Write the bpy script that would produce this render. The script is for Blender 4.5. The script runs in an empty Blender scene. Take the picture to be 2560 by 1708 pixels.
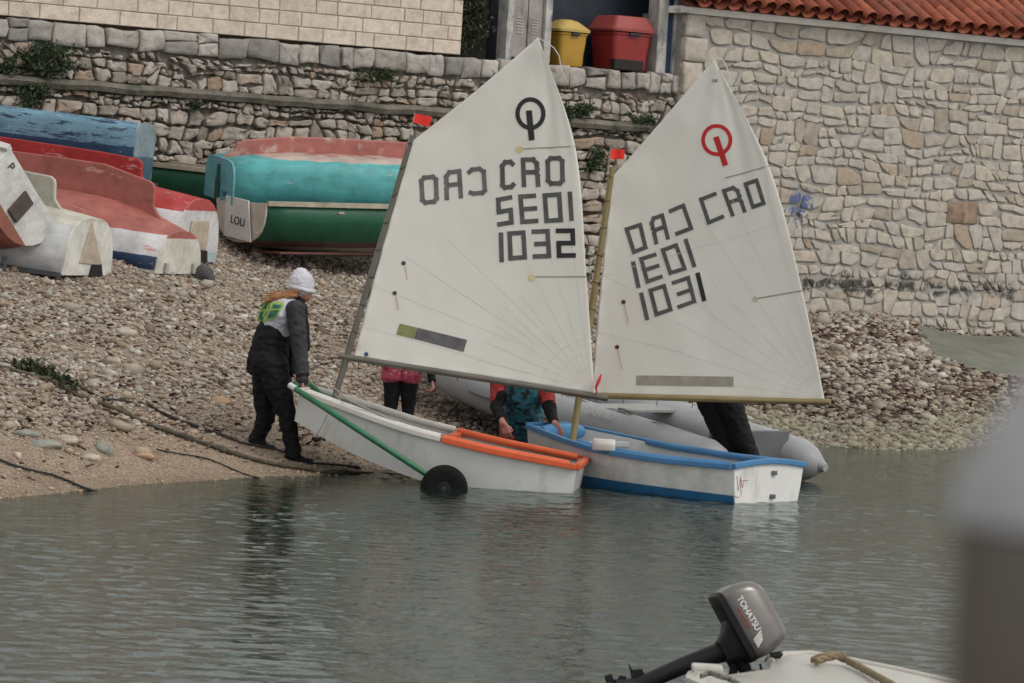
import bpy, bmesh, math, random
import numpy as np
from mathutils import Vector, Matrix, noise as mnoise
from mathutils.bvhtree import BVHTree
random.seed(7); rng = np.random.default_rng(7)
sc = bpy.context.scene; COL = sc.collection

# ------------------------------------------------------------------ camera
F_PX, HC, YH, ROLL = 9600.0, 2.3, 500.0, 0.0600
PITCH = math.atan((854 - YH) / F_PX)
_r = math.atan(ROLL)
FWD = Vector((0, math.cos(PITCH), -math.sin(PITCH)))
_r0, _u0 = Vector((1, 0, 0)), Vector((0, math.sin(PITCH), math.cos(PITCH)))
RGT = _r0 * math.cos(_r) + _u0 * math.sin(_r)
UP = _u0 * math.cos(_r) - _r0 * math.sin(_r)
CAM = Vector((0, 0, HC))
cd = bpy.data.cameras.new('camera'); cam = bpy.data.objects.new('camera', cd); COL.objects.link(cam)
cam.matrix_world = Matrix(((RGT.x, UP.x, -FWD.x, CAM.x), (RGT.y, UP.y, -FWD.y, CAM.y), (RGT.z, UP.z, -FWD.z, CAM.z), (0, 0, 0, 1)))
cd.sensor_width = 36; cd.lens = 36 * F_PX / 2560; cd.clip_start = 0.2; cd.clip_end = 400
cd.dof.use_dof = True; cd.dof.focus_distance = 30.8; cd.dof.aperture_fstop = 11
sc.camera = cam

# ------------------------------------------------------------------ sky, sun, exposure (overcast)
w = bpy.data.worlds.new('World'); sc.world = w; w.use_nodes = True
nt = w.node_tree; bg = nt.nodes['Background']
sky = nt.nodes.new('ShaderNodeTexSky'); sky.sky_type = 'NISHITA'; sky.sun_disc = False
sky.sun_elevation = math.radians(46); sky.sun_rotation = math.radians(122)
sky.air_density = 1.3; sky.dust_density = 5; sky.ozone_density = 1
hs = nt.nodes.new('ShaderNodeHueSaturation'); hs.inputs['Saturation'].default_value = 0.25
nt.links.new(sky.outputs[0], hs.inputs['Color']); cl = nt.nodes.new('ShaderNodeMix'); cl.data_type = 'RGBA'; cl.inputs[0].default_value = 0.62     # even cloud cover over the sky
cl.inputs[7].default_value = (8.6, 8.6, 8.5, 1); nt.links.new(hs.outputs[0], cl.inputs[6]); nt.links.new(cl.outputs[2], bg.inputs['Color'])
bg.inputs['Strength'].default_value = 0.15
sl = bpy.data.lights.new('sun', 'SUN'); sl.energy = 1.3; sl.angle = math.radians(20); sl.color = (1, 0.95, 0.88)
so = bpy.data.objects.new('sun', sl); COL.objects.link(so)
SUN = Vector((0.58, -0.37, 0.72)).normalized()
so.rotation_euler = SUN.to_track_quat('Z', 'Y').to_euler(); so.location = (10, -10, 20)
sc.view_settings.view_transform = 'Standard'; sc.view_settings.look = 'None'
sc.view_settings.exposure = -0.20; sc.view_settings.gamma = 1.0
sc.render.resolution_x, sc.render.resolution_y = 1024, 683

# ------------------------------------------------------------------ point helpers
def ray(px, py):
    return (FWD * F_PX + RGT * (px - 1280) + UP * (854 - py)).normalized()
def P(px, py, Y):
    d = ray(px, py); return CAM + d * (Y / d.y)
def Pz(px, py, z=0.0):
    d = ray(px, py); return CAM + d * ((z - HC) / d.z)
def Pplane(px, py, o, n):
    d = ray(px, py); return CAM + d * ((o - CAM).dot(n) / d.dot(n))
def proj(p):
    v = p - CAM; k = v.dot(FWD)
    return 1280 + F_PX * v.dot(RGT) / k, 854 - F_PX * v.dot(UP) / k

# ------------------------------------------------------------------ object helpers
def tag(o, label=None, cat=None, group=None, kind=None):
    if label: o['label'] = label
    if cat: o['category'] = cat
    if group: o['group'] = group
    if kind: o['kind'] = kind
    return o
ROOTM = {}
def root(name, label, cat, mat=None, group=None):
    o = bpy.data.objects.new(name, None); COL.objects.link(o); o.empty_display_size = 0.1
    mat = mat if mat is not None else Matrix.Identity(4)
    if isinstance(mat, Vector): mat = Matrix.Translation(mat)
    o.matrix_world = mat; ROOTM[o.name] = mat.copy()
    return tag(o, label, cat, group)
def link(name, me, mat, parent=None, world=False):
    o = bpy.data.objects.new(name, me); COL.objects.link(o)
    if mat is not None:
        for m_ in (mat if isinstance(mat, (list, tuple)) else [mat]): me.materials.append(m_)
    if parent is not None:
        o.parent = parent
        if world: o.matrix_parent_inverse = ROOTM.get(parent.name, Matrix.Identity(4)).inverted()
    return o
def obj(name, V, Fc, mat, parent=None, world=False, smooth=False, attr=None):
    me = bpy.data.meshes.new(name); me.from_pydata([tuple(v) for v in V], [], [tuple(f) for f in Fc])
    if smooth: me.polygons.foreach_set('use_smooth', [True] * len(me.polygons))
    if attr:
        for k, val in attr.items():
            a = me.attributes.new(k, 'FLOAT', 'POINT'); a.data.foreach_set('value', np.full(len(me.vertices), val, np.float32) if np.isscalar(val) else np.asarray(val, np.float32))
    me.update()
    return link(name, me, mat, parent, world)
def np_mesh(name, V, T, mat, parent=None, world=False, smooth=True, attr=None):
    V = np.asarray(V, np.float32); T = np.asarray(T, np.int32); k = T.shape[1]
    me = bpy.data.meshes.new(name); me.vertices.add(len(V)); me.vertices.foreach_set('co', V.ravel())
    me.loops.add(T.size); me.loops.foreach_set('vertex_index', T.ravel())
    me.polygons.add(len(T)); me.polygons.foreach_set('loop_start', np.arange(0, T.size, k, dtype=np.int32))
    if smooth: me.polygons.foreach_set('use_smooth', np.ones(len(T), bool))
    if attr:
        for kk, val in attr.items():
            a = me.attributes.new(kk, 'FLOAT', 'POINT'); a.data.foreach_set('value', np.asarray(val, np.float32))
    me.update(calc_edges=True); me.validate()
    return link(name, me, mat, parent, world)
class MB:                                   # collects shapes for one mesh
    def __init__(s): s.V = []; s.F = []
    def add(s, V, Fc):
        b = len(s.V); s.V += [Vector(v) for v in V]; s.F += [tuple(i + b for i in f) for f in Fc]; return s
    def box(s, c, d, R=None):
        c = Vector(c); hx, hy, hz = d[0] / 2, d[1] / 2, d[2] / 2; V = []
        for x in (-hx, hx):
            for y in (-hy, hy):
                for z in (-hz, hz):
                    v = Vector((x, y, z)); V.append((R @ v if R else v) + c)
        return s.add(V, [(0, 1, 3, 2), (4, 6, 7, 5), (0, 4, 5, 1), (2, 3, 7, 6), (0, 2, 6, 4), (1, 5, 7, 3)])
    def tube(s, pts, rad, n=10, closed=False, caps=True, prof=None):
        pts = [Vector(p) for p in pts]; m = len(pts)
        rad = [rad] * m if np.isscalar(rad) else list(rad)
        rings = []; nrm = None
        for i in range(m):
            if closed: t = pts[(i + 1) % m] - pts[i - 1]
            else: t = pts[min(i + 1, m - 1)] - pts[max(i - 1, 0)]
            t.normalize()
            if nrm is None:
                a = Vector((0, 0, 1)) if abs(t.z) < 0.9 else Vector((1, 0, 0)); nrm = (a - t * a.dot(t)).normalized()
            else: nrm = (nrm - t * nrm.dot(t)).normalized()
            b = t.cross(nrm)
            if prof: rings.append([pts[i] + b * (q[0] * rad[i]) + nrm * (q[1] * rad[i]) for q in prof])
            else: rings.append([pts[i] + (nrm * math.cos(2 * math.pi * k / n) + b * math.sin(2 * math.pi * k / n)) * rad[i] for k in range(n)])
        return s.loft(rings, closed, caps)
    def loft(s, rings, closed=False, caps=True):
        n = len(rings[0]); V = [v for r in rings for v in r]; Fc = []; m = len(rings)
        for i in range(m if closed else m - 1):
            a, b = i * n, ((i + 1) % m) * n
            for k in range(n):
                k2 = (k + 1) % n; Fc.append((a + k, a + k2, b + k2, b + k))
        if caps and not closed: Fc += [tuple(range(n))[::-1], tuple(range((m - 1) * n, m * n))]
        return s.add(V, Fc)
    def prism(s, poly, n, th):              # extrude a planar polygon along n
        k = len(poly); poly = [Vector(p) for p in poly]; n = Vector(n)
        return s.add(poly + [p + n * th for p in poly], [tuple(range(k))[::-1], tuple(range(k, 2 * k))] + [(i, (i + 1) % k, (i + 1) % k + k, i + k) for i in range(k)])
    def build(s, name, mat, parent=None, world=False, smooth=False, bevel=0, seg=2, attr=None):
        o = obj(name, s.V, s.F, mat, parent, world, False, attr)
        bm = bmesh.new(); bm.from_mesh(o.data)
        bmesh.ops.recalc_face_normals(bm, faces=bm.faces)
        if bevel:
            ed = [e for e in bm.edges if len(e.link_faces) == 2 and e.calc_face_angle(0) > 0.5]
            bmesh.ops.bevel(bm, geom=ed, offset=bevel, segments=seg, affect='EDGES', profile=0.6, clamp_overlap=True)
        bm.to_mesh(o.data); bm.free()
        if smooth:
            o.data.polygons.foreach_set('use_smooth', [True] * len(o.data.polygons))
            try: o.data.set_sharp_from_angle(angle=math.radians(smooth if smooth is not True else 40))
            except Exception: pass
        return o

# ------------------------------------------------------------------ materials
def new_mat(name):
    m = bpy.data.materials.new(name); m.use_nodes = True; n = m.node_tree
    return m, n, n.nodes['Principled BSDF']
def N(n, t, **kw):
    x = n.nodes.new(t)
    for k, v in kw.items():
        if k in ('ins',):
            for kk, vv in v.items(): x.inputs[kk].default_value = vv
        else: setattr(x, k, v)
    return x
def c4(c): return (c[0], c[1], c[2], 1)
def ramp(n, fac, stops, interp='LINEAR'):
    r = N(n, 'ShaderNodeValToRGB'); r.color_ramp.interpolation = interp
    e = r.color_ramp.elements
    while len(e) < len(stops): e.new(0.5)
    for el, (p, c) in zip(e, stops): el.position = p; el.color = c4(c)
    n.links.new(fac, r.inputs[0]); return r.outputs[0]
def nz(n, vec, scale, detail=4, rough=0.6, sc3=None):
    t = N(n, 'ShaderNodeTexNoise', ins={'Scale': scale, 'Detail': detail, 'Roughness': rough})
    if sc3:
        mp = N(n, 'ShaderNodeMapping', ins={'Scale': sc3}); n.links.new(vec, mp.inputs[0]); vec = mp.outputs[0]
    n.links.new(vec, t.inputs['Vector']); return t.outputs['Fac']
def mixc(n, fac, a, b, mode='MIX'):
    x = N(n, 'ShaderNodeMix', data_type='RGBA', blend_type=mode)
    for i, v in ((0, fac), (6, a), (7, b)):
        if isinstance(v, bpy.types.NodeSocket): n.links.new(v, x.inputs[i])
        else: x.inputs[i].default_value = c4(v) if isinstance(v, (tuple, list)) else v
    return x.outputs[2]
def mth(n, op, a, b=0.0, clamp=False):
    x = N(n, 'ShaderNodeMath', operation=op, use_clamp=clamp)
    for i, v in ((0, a), (1, b)):
        if isinstance(v, bpy.types.NodeSocket): n.links.new(v, x.inputs[i])
        else: x.inputs[i].default_value = v
    return x.outputs[0]
def smask(n, v, lo, hi):
    x = N(n, 'ShaderNodeMapRange', interpolation_type='SMOOTHSTEP', ins={'From Min': lo, 'From Max': hi}); n.links.new(v, x.inputs[0]); return x.outputs[0]
def bump(n, b, h, strength=0.5, dist=0.02):
    x = N(n, 'ShaderNodeBump', ins={'Strength': strength, 'Distance': dist}); n.links.new(h, x.inputs['Height']); n.links.new(x.outputs[0], b.inputs['Normal'])
def coord(n, kind='Object'):
    return N(n, 'ShaderNodeTexCoord').outputs[kind]
def wpos(n): return N(n, 'ShaderNodeNewGeometry').outputs['Position']
def mat(name, col, var=0.25, scale=6, rough=0.6, bmp=0.0, bscale=40, bdist=0.01, metal=0.0, spec=0.4, stain=None, stain_amt=0.5, stain_scale=3, stain_sc3=None, world=False):
    m, n, b = new_mat(name); v = wpos(n) if world else coord(n)
    f = nz(n, v, scale, 5)
    c = ramp(n, f, [(0.3, [x * (1 - var) for x in col]), (0.7, [min(1, x * (1 + var * 0.6)) for x in col])])
    if stain:
        s = smask(n, nz(n, v, stain_scale, 6, 0.65, stain_sc3), 0.62 - 0.22 * stain_amt, 0.72)
        c = mixc(n, s, c, stain)
    n.links.new(c, b.inputs['Base Color'])
    b.inputs['Roughness'].default_value = rough; b.inputs['Metallic'].default_value = metal
    b.inputs['Specular IOR Level'].default_value = spec
    if bmp: bump(n, b, nz(n, v, bscale, 5), bmp, bdist)
    return m
# ------------------------------------------------------------------ terrain
_sx = np.array([-30, -6, -3.56, -2.02, -1.14, 0, 1.2, 2.0, 2.98, 4.16, 5.7, 8, 30.])
_sy = np.array([5, 22.5, 26.7, 30.3, 31.3, 33.5, 37, 38.9, 38.9, 39.3, 42.0, 44.0, 60.])
_tx = np.linspace(-30, 30, 1201); _ty = np.interp(_tx, _sx, _sy)
_ker = np.ones(21) / 21; _ty2 = np.convolve(np.pad(_ty, 10, 'edge'), _ker, 'valid')
def shore(X): return np.interp(X, _tx, _ty2)
def ground(X, Y):
    X = np.asarray(X, float); Y = np.asarray(Y, float)
    d = Y - shore(X) + 0.10 * np.sin(X * 3.1 + 1) + 0.07 * np.sin(X * 7.3)
    s = np.interp(X, [-6, 0, 4], [0.138, 0.135, 0.122])
    up = s * d + 0.03 * np.sin(X * 1.7 + Y * 0.9) * np.clip(d / 2, 0, 1) + 0.02 * np.sin(X * 4.1 - Y * 2.3) * np.clip(d / 2, 0, 1)
    up = np.minimum(up, 2.3)
    dn = np.maximum(0.085 * d, -0.9)
    return np.where(d > 0, up, dn)
def gz(x, y): return float(ground(x, y))
def ghit(px, py, extra=0.0):
    d = ray(px, py); t = 12.0 / d.y
    while t < 70:
        p = CAM + d * t
        if p.z <= gz(p.x, p.y) + extra: return p
        t += 0.03
    return p

def m_ground():
    m, n, b = new_mat('beach_gravel'); v = wpos(n)
    f1 = nz(n, v, 1.1, 4); f2 = nz(n, v, 45, 4, 0.7)
    vo = N(n, 'ShaderNodeTexVoronoi', ins={'Scale': 34.0}); n.links.new(v, vo.inputs['Vector'])
    c = ramp(n, f2, [(0.28, (0.08, 0.058, 0.044)), (0.45, (0.19, 0.14, 0.10)), (0.6, (0.31, 0.24, 0.175)), (0.75, (0.43, 0.36, 0.285))])
    c = mixc(n, mth(n, 'MULTIPLY', smask(n, f1, 0.45, 0.7), 0.55), c, (0.085, 0.05, 0.036))
    sep = N(n, 'ShaderNodeSeparateXYZ'); n.links.new(v, sep.inputs[0])
    wet = smask(n, sep.outputs['Z'], 0.10, -0.03)
    c = mixc(n, mth(n, 'MULTIPLY', wet, 0.55), c, (0.12, 0.085, 0.05))
    deep = smask(n, sep.outputs['Z'], -0.08, -0.6)  # light lost with water depth is painted into the seabed colour, with algae mottling
    deep_tone = ramp(n, nz(n, v, 1.6, 5), [(0.35, (0.015, 0.026, 0.017)), (0.55, (0.05, 0.05, 0.03)), (0.7, (0.13, 0.105, 0.065))])
    c = mixc(n, deep, c, deep_tone)
    n.links.new(c, b.inputs['Base Color']); b.inputs['Roughness'].default_value = 0.85
    bump(n, b, vo.outputs['Distance'], 0.6, 0.02); return m
xs = np.concatenate([np.linspace(-30, -8, 23)[:-1], np.arange(-8, 9.01, 0.12), np.linspace(9, 30, 22)[1:]])
ys = np.concatenate([np.linspace(-4, 20, 25)[:-1], np.arange(20, 54, 0.12), np.linspace(54, 75, 12)])
gx, gy = np.meshgrid(xs, ys); gzv = ground(gx, gy)
nx, ny = len(xs), len(ys)
def grid_faces(nx, ny):
    i = np.arange(ny - 1)[:, None] * nx + np.arange(nx - 1)[None]
    return np.stack([i, i + 1, i + nx + 1, i + nx], -1).reshape(-1, 4)
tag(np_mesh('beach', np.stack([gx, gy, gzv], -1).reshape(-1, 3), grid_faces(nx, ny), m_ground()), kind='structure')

# ------------------------------------------------------------------ water
WTILT = 0.088
def m_water():
    m, n, b = new_mat('sea_water'); v = wpos(n)
    n.nodes.remove(b); out = n.nodes['Material Output']
    mp = N(n, 'ShaderNodeMapping', ins={'Scale': (1.0, 1.9, 1.0)}); n.links.new(v, mp.inputs[0])
    a0 = nz(n, mp.outputs[0], 16, 3, 0.55)
    bp = N(n, 'ShaderNodeBump', ins={'Strength': 0.3, 'Distance': 0.010}); n.links.new(a0, bp.inputs['Height'])
    # wavelet fronts: sparse facets leaning one way or the other along the wind
    pat = smask(n, nz(n, v, 0.5, 3), 0.30, 0.62)
    wv = nz(n, v, 1.0, 3, 0.55, (6.8, 6.4, 1.0)); wl = nz(n, v, 1.0, 2, 0.5, (2.8, 4.6, 1.0)); wb = nz(n, v, 1.0, 3, 0.55, (3.0, 6.1, 2.0))
    thr = mth(n, 'MULTIPLY', pat, 0.075)
    fr_ = mth(n, 'MAXIMUM', smask(n, mth(n, 'ADD', wv, thr), 0.632, 0.642), smask(n, mth(n, 'ADD', wl, thr), 0.70, 0.71))
    bk = smask(n, mth(n, 'ADD', wb, thr), 0.62, 0.68)
    tilt = mth(n, 'SUBTRACT', mth(n, 'MULTIPLY', bk, 0.03), mth(n, 'MULTIPLY', fr_, WTILT))
    cb = N(n, 'ShaderNodeCombineXYZ'); n.links.new(tilt, cb.inputs['Y'])
    ad = N(n, 'ShaderNodeVectorMath', operation='ADD'); n.links.new(bp.outputs[0], ad.inputs[0]); n.links.new(cb.outputs[0], ad.inputs[1])
    nr = N(n, 'ShaderNodeVectorMath', operation='NORMALIZE'); n.links.new(ad.outputs[0], nr.inputs[0]); nrm = nr.outputs[0]
    fr = N(n, 'ShaderNodeFresnel', ins={'IOR': 1.33}); n.links.new(nrm, fr.inputs['Normal'])
    gl = N(n, 'ShaderNodeBsdfGlossy', ins={'Roughness': 0.03, 'Color': (0.82, 0.87, 0.85, 1)}); n.links.new(nrm, gl.inputs['Normal'])
    tr = N(n, 'ShaderNodeBsdfTransparent', ins={'Color': (0.40, 0.47, 0.40, 1)})
    df = N(n, 'ShaderNodeBsdfDiffuse', ins={'Color': (0.028, 0.046, 0.037, 1)})
    m1 = N(n, 'ShaderNodeMixShader', ins={0: 0.38}); n.links.new(tr.outputs[0], m1.inputs[1]); n.links.new(df.outputs[0], m1.inputs[2])
    m2 = N(n, 'ShaderNodeMixShader'); n.links.new(fr.outputs[0], m2.inputs[0]); n.links.new(m1.outputs[0], m2.inputs[1]); n.links.new(gl.outputs[0], m2.inputs[2])
    n.links.new(m2.outputs[0], out.inputs['Surface']); return m
xs = np.concatenate([np.linspace(-30, -5, 26)[:-1], np.arange(-5, 5.6, 0.026), np.linspace(5.7, 30, 22)])
ys = np.concatenate([np.linspace(-4, 13, 18)[:-1], np.concatenate([np.arange(13, 34, 0.032), np.arange(34, 42.5, .06)]), np.linspace(42.6, 62, 20)])
gx, gy = np.meshgrid(xs, ys); zz = np.zeros_like(gx)
for i in range(46):
    L = 0.07 * (5.0 ** (i / 45)); k = 2 * math.pi / L
    th = rng.normal(math.pi / 2 - 0.10, 0.70); ph = rng.uniform(0, 6.28)
    amp = 0.0017 * L * rng.uniform(0.5, 1.3)
    zz += amp * np.sin(k * (gx * math.cos(th) + gy * math.sin(th)) + ph + 0.6 * np.sin(gx * 1.3 + ph) )
# gusts: patches of rougher and smoother water
gst = 0.55 + 0.45 * np.sin(gx * 0.9 + gy * 0.5 + 1.0) * np.sin(gy * 0.55 - gx * 0.3)
gst = 0.5 + 0.95 * gst
zz = zz + 60.0 * zz * np.abs(zz)
flk = np.zeros_like(gx)
def fleck(n, xr, yr, lx, ly, hh):
    for _ in range(n):
        y0 = rng.uniform(*yr); x0 = rng.uniform(-.5, .5) * 0.29 * y0 + .2
        if y0 > shore(x0) - .7 or not (xr[0] < x0 < xr[1]): continue
        sx, sy = rng.uniform(*lx), rng.uniform(*ly); h = hh * sy * rng.uniform(.5, 1.25); k = rng.normal(.06, .10)
        i0, i1 = np.searchsorted(xs, (x0 - 2.6 * sx, x0 + 2.6 * sx)); j0, j1 = np.searchsorted(ys, (y0 - 3 * sy - .08, y0 + 3 * sy + .08))
        X_, Y_ = gx[j0:j1, i0:i1] - x0, gy[j0:j1, i0:i1] - y0; Y_ = Y_ - k * X_ - .25 * sy * np.sin(X_ / sx * 2.2)
        flk[j0:j1, i0:i1] += h * np.exp(-(X_ / sx) ** 2 - (Y_ / sy) ** 2)
fleck(700, (-5, 5.6), (13.5, 31), (.05, .16), (.035, .045), .10)
calm = np.clip((shore(gx) - gy) / 5.0, 0.12, 1)
zz = zz * gst * calm + flk * np.clip(.25 + .75 * gst, 0, 1.2) * np.clip((shore(gx) - gy) / 2.5, 0, 1)
tag(np_mesh('water', np.stack([gx, gy, zz], -1).reshape(-1, 3), grid_faces(len(xs), len(ys)), m_water()), kind='structure')

# ------------------------------------------------------------------ walls: a common vertical plane
WT = Vector((1.387, 1, 0)).normalized(); WN = Vector((WT.y, -WT.x, 0)); UZ = Vector((0, 0, 1))
W0 = P(450, 458, 43.0); W0.z = 0
def wuz(px, py, off=0.0):
    p = Pplane(px, py, W0 + WN * off, WN); return (p - W0 - WN * off).dot(WT), p.z
def wp(u, z, off=0.0): return W0 + WT * u + UZ * z + WN * off
WR = Matrix((WT, WN, UZ)).transposed()          # local (along, out, up) -> world
def clip(poly, n, d):
    out = []; k = len(poly)
    for i in range(k):
        a, b = poly[i], poly[(i + 1) % k]; da = a[0] * n[0] + a[1] * n[1] - d; db = b[0] * n[0] + b[1] * n[1] - d
        if da <= 0: out.append(a)
        if (da < 0 < db) or (db < 0 < da):
            t = da / (da - db); out.append((a[0] + (b[0] - a[0]) * t, a[1] + (b[1] - a[1]) * t))
    return out
def cells(pts, wts, bbox, gap, ax=1.35):
    pts = [(p[0] / ax, p[1]) for p in pts]; x0, z0, x1, z1 = bbox; res = []
    A = np.array(pts)
    for i, (x, z) in enumerate(pts):
        dd = (A[:, 0] - x) ** 2 + (A[:, 1] - z) ** 2; idx = np.argsort(dd)[1:22]
        poly = [(x0 / ax, z0), (x1 / ax, z0), (x1 / ax, z1), (x0 / ax, z1)]
        for j in idx:
            dx, dz = pts[j][0] - x, pts[j][1] - z; L = math.hypot(dx, dz)
            if L < 1e-6: continue
            c = (pts[j][0] ** 2 + pts[j][1] ** 2 - x * x - z * z + wts[i] - wts[j]) / 2 / L - gap
            poly = clip(poly, (dx / L, dz / L), c)
            if len(poly) < 3: break
        if len(poly) >= 3: res.append([(p[0] * ax, p[1]) for p in poly])
        else: res.append(None)
    return res
def area(p): return 0.5 * abs(sum(p[i][0] * p[(i + 1) % len(p)][1] - p[(i + 1) % len(p)][0] * p[i][1] for i in range(len(p))))
def stone_geo(poly, off, proud, rnd, rough=0.008, cut=0.2):
    q = []; k = len(poly)
    # drop very short edges
    pp = [p for i, p in enumerate(poly) if math.hypot(p[0] - poly[i - 1][0], p[1] - poly[i - 1][1]) > 0.012]
    if len(pp) < 3: pp = poly
    k = len(pp)
    for i in range(k):
        a, b, c = pp[i - 1], pp[i], pp[(i + 1) % k]
        cu = cut * rnd.uniform(0.6, 1.3)
        q.append((b[0] + (a[0] - b[0]) * cu, b[1] + (a[1] - b[1]) * cu)); q.append((b[0] + (c[0] - b[0]) * cu, b[1] + (c[1] - b[1]) * cu))
    q2 = []
    for i in range(len(q)):
        a, b = q[i], q[(i + 1) % len(q)]; q2.append(a); L = math.hypot(b[0] - a[0], b[1] - a[1])
        if L > 0.07: q2.append(((a[0] + b[0]) / 2 + rnd.gauss(0, rough * .8), (a[1] + b[1]) / 2 + rnd.gauss(0, rough * .8)))
    q = [(x + rnd.gauss(0, rough * 0.5), z + rnd.gauss(0, rough * 0.5)) for x, z in q2]
    m = len(q); cx = sum(x for x, z in q) / m; cz = sum(z for x, z in q) / m
    tx, tz = (rnd.gauss(0, 0.05), rnd.gauss(0, 0.05)) if proud > .01 else (rnd.gauss(0, .012), rnd.gauss(0, .012))
    V = []
    for s, d in ((1.0, -0.06), (1.0, proud * 0.7), (0.96, proud), (0.5, proud * 1.04)):
        for x, z in q:
            X, Z = cx + (x - cx) * s, cz + (z - cz) * s
            e = d + (rnd.gauss(0, min(rough * 0.6, proud * .35)) + tx * (X - cx) + tz * (Z - cz) if d > 0 else 0)
            V.append(wp(X, Z, off + e))
    Fc = []
    for r in range(3):
        for i in range(m):
            j = (i + 1) % m; Fc.append((r * m + i, r * m + j, (r + 1) * m + j, (r + 1) * m + i))
    V.append(wp(cx, cz, off + proud * 1.06)); Fc += [(3 * m + i, 3 * m + (i + 1) % m, 4 * m) for i in range(m)]
    return V, Fc
def stone_field(polys, off, proud, mat_, parent, rnd, limit=300, rough=0.008, cut=0.2, vis=None, name='stone'):
    ps = [p for p in polys if p and area(p) > 0.0008]
    def key(p):
        a = area(p)
        if vis and not vis(p): a *= 0.01
        return -a
    ps.sort(key=key); rest = MB(); tones = []
    for i, p in enumerate(ps):
        V, Fc = stone_geo(p, off(p) if callable(off) else off, proud * rnd.uniform(0.6, 1.3), rnd, rough, cut); t = rnd.random()
        if i < limit: obj(name, V, Fc, mat_, parent, True, True, {'tone': t})
        else: rest.add(V, Fc); tones += [t] * len(V)
    if rest.V:
        o = obj('small_stones', rest.V, rest.F, mat_, parent, True, True, {'tone': tones}); tag(o, kind='stuff')
def m_stone(name, stops, stain=(0.05, 0.05, 0.04), stain_amt=0.4, low=None, blue=None, orange=0.0, rough=0.9):
    m, n, b = new_mat(name); v = wpos(n)
    at = N(n, 'ShaderNodeAttribute', attribute_name='tone')
    c = ramp(n, at.outputs['Fac'], stops)
    f = nz(n, v, 9, 6, 0.65)
    c = mixc(n, 1.0, c, ramp(n, f, [(0.3, (0.72, 0.71, 0.69)), (0.5, (0.95, 0.95, 0.95)), (0.7, (1.12, 1.1, 1.08))]), 'MULTIPLY')
    sp = smask(n, nz(n, v, 60, 3, 0.7), 0.62, 0.72)
    c = mixc(n, mth(n, 'MULTIPLY', sp, 0.5), c, (0.09, 0.08, 0.07))
    s = smask(n, nz(n, v, 1.7, 7, 0.7), 0.66 - 0.2 * stain_amt, 0.78 - 0.1 * stain_amt)
    c = mixc(n, mth(n, 'MULTIPLY', s, 0.75), c, stain)
    if orange:
        s = smask(n, nz(n, v, 4.2, 5, 0.7), 0.72 - orange, 0.78)
        c = mixc(n, mth(n, 'MULTIPLY', s, 0.7), c, (0.33, 0.14, 0.05))
    if low:                                        # algae on the lowest courses
        sep = N(n, 'ShaderNodeSeparateXYZ'); n.links.new(v, sep.inputs[0])
        h = mth(n, 'ADD', mth(n, 'MULTIPLY', nz(n, v, 3.3, 6, 0.7), 1.6), mth(n, 'MULTIPLY', mth(n, 'ABSOLUTE', mth(n, 'SUBTRACT', sep.outputs['Z'], low)), -1.6))
        c = mixc(n, mth(n, 'MULTIPLY', smask(n, h, 0.62, 0.85), 0.9), c, (0.022, 0.024, 0.022))
    if blue is not None:
        sb = N(n, 'ShaderNodeVectorMath', operation='DISTANCE'); n.links.new(v, sb.inputs[0]); sb.inputs[1].default_value = blue
        h = mth(n, 'SUBTRACT', nz(n, v, 14, 4, 0.8), mth(n, 'MULTIPLY', sb.outputs['Value'], 1.0))
        c = mixc(n, mth(n, 'MULTIPLY', smask(n, h, 0.30, 0.38), 0.85), c, (0.05, 0.09, 0.24))
    n.links.new(c, b.inputs['Base Color']); b.inputs['Roughness'].default_value = rough; b.inputs['Specular IOR Level'].default_value = 0.2
    bump(n, b, nz(n, v, 38, 6, 0.7), 0.7, 0.02); return m
def rubble_pts(u0, u1, z0, z1, hs, ws, jit, rnd, slope=0.0):
    pts = []; wt = []; z = z0
    while z < z1 + hs[1]:
        h = rnd.uniform(*hs); u = u0 - rnd.random() * ws[1]
        while u < u1 + ws[1]:
            wd = rnd.uniform(*ws) * (1.0 if rnd.random() > 0.16 else 1.6)
            if rnd.random() < 0.2:
                pts.append((u + wd * 0.5 + rnd.gauss(0, .02), z + h * 0.2)); wt.append(0); pts.append((u + wd * 0.5 + rnd.gauss(0, .03), z + h * 0.8)); wt.append(0)
            else:
                pts.append((u + wd / 2 + rnd.gauss(0, jit), z + h / 2 + rnd.gauss(0, jit))); wt.append(rnd.gauss(0.0, 0.002) + (0.006 if rnd.random() < 0.12 else 0))
            u += wd
        z += h
    return pts, wt
def shrink(poly, g):
    out = list(poly); k = len(poly)
    for i in range(k):
        a, b = poly[i], poly[(i + 1) % k]; dx, dz = b[0] - a[0], b[1] - a[1]; L = math.hypot(dx, dz)
        if L < 1e-5: continue
        n = (dz / L, -dx / L); out = clip(out, n, a[0] * n[0] + a[1] * n[1] - g)
        if len(out) < 3: return None
    return out
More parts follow.
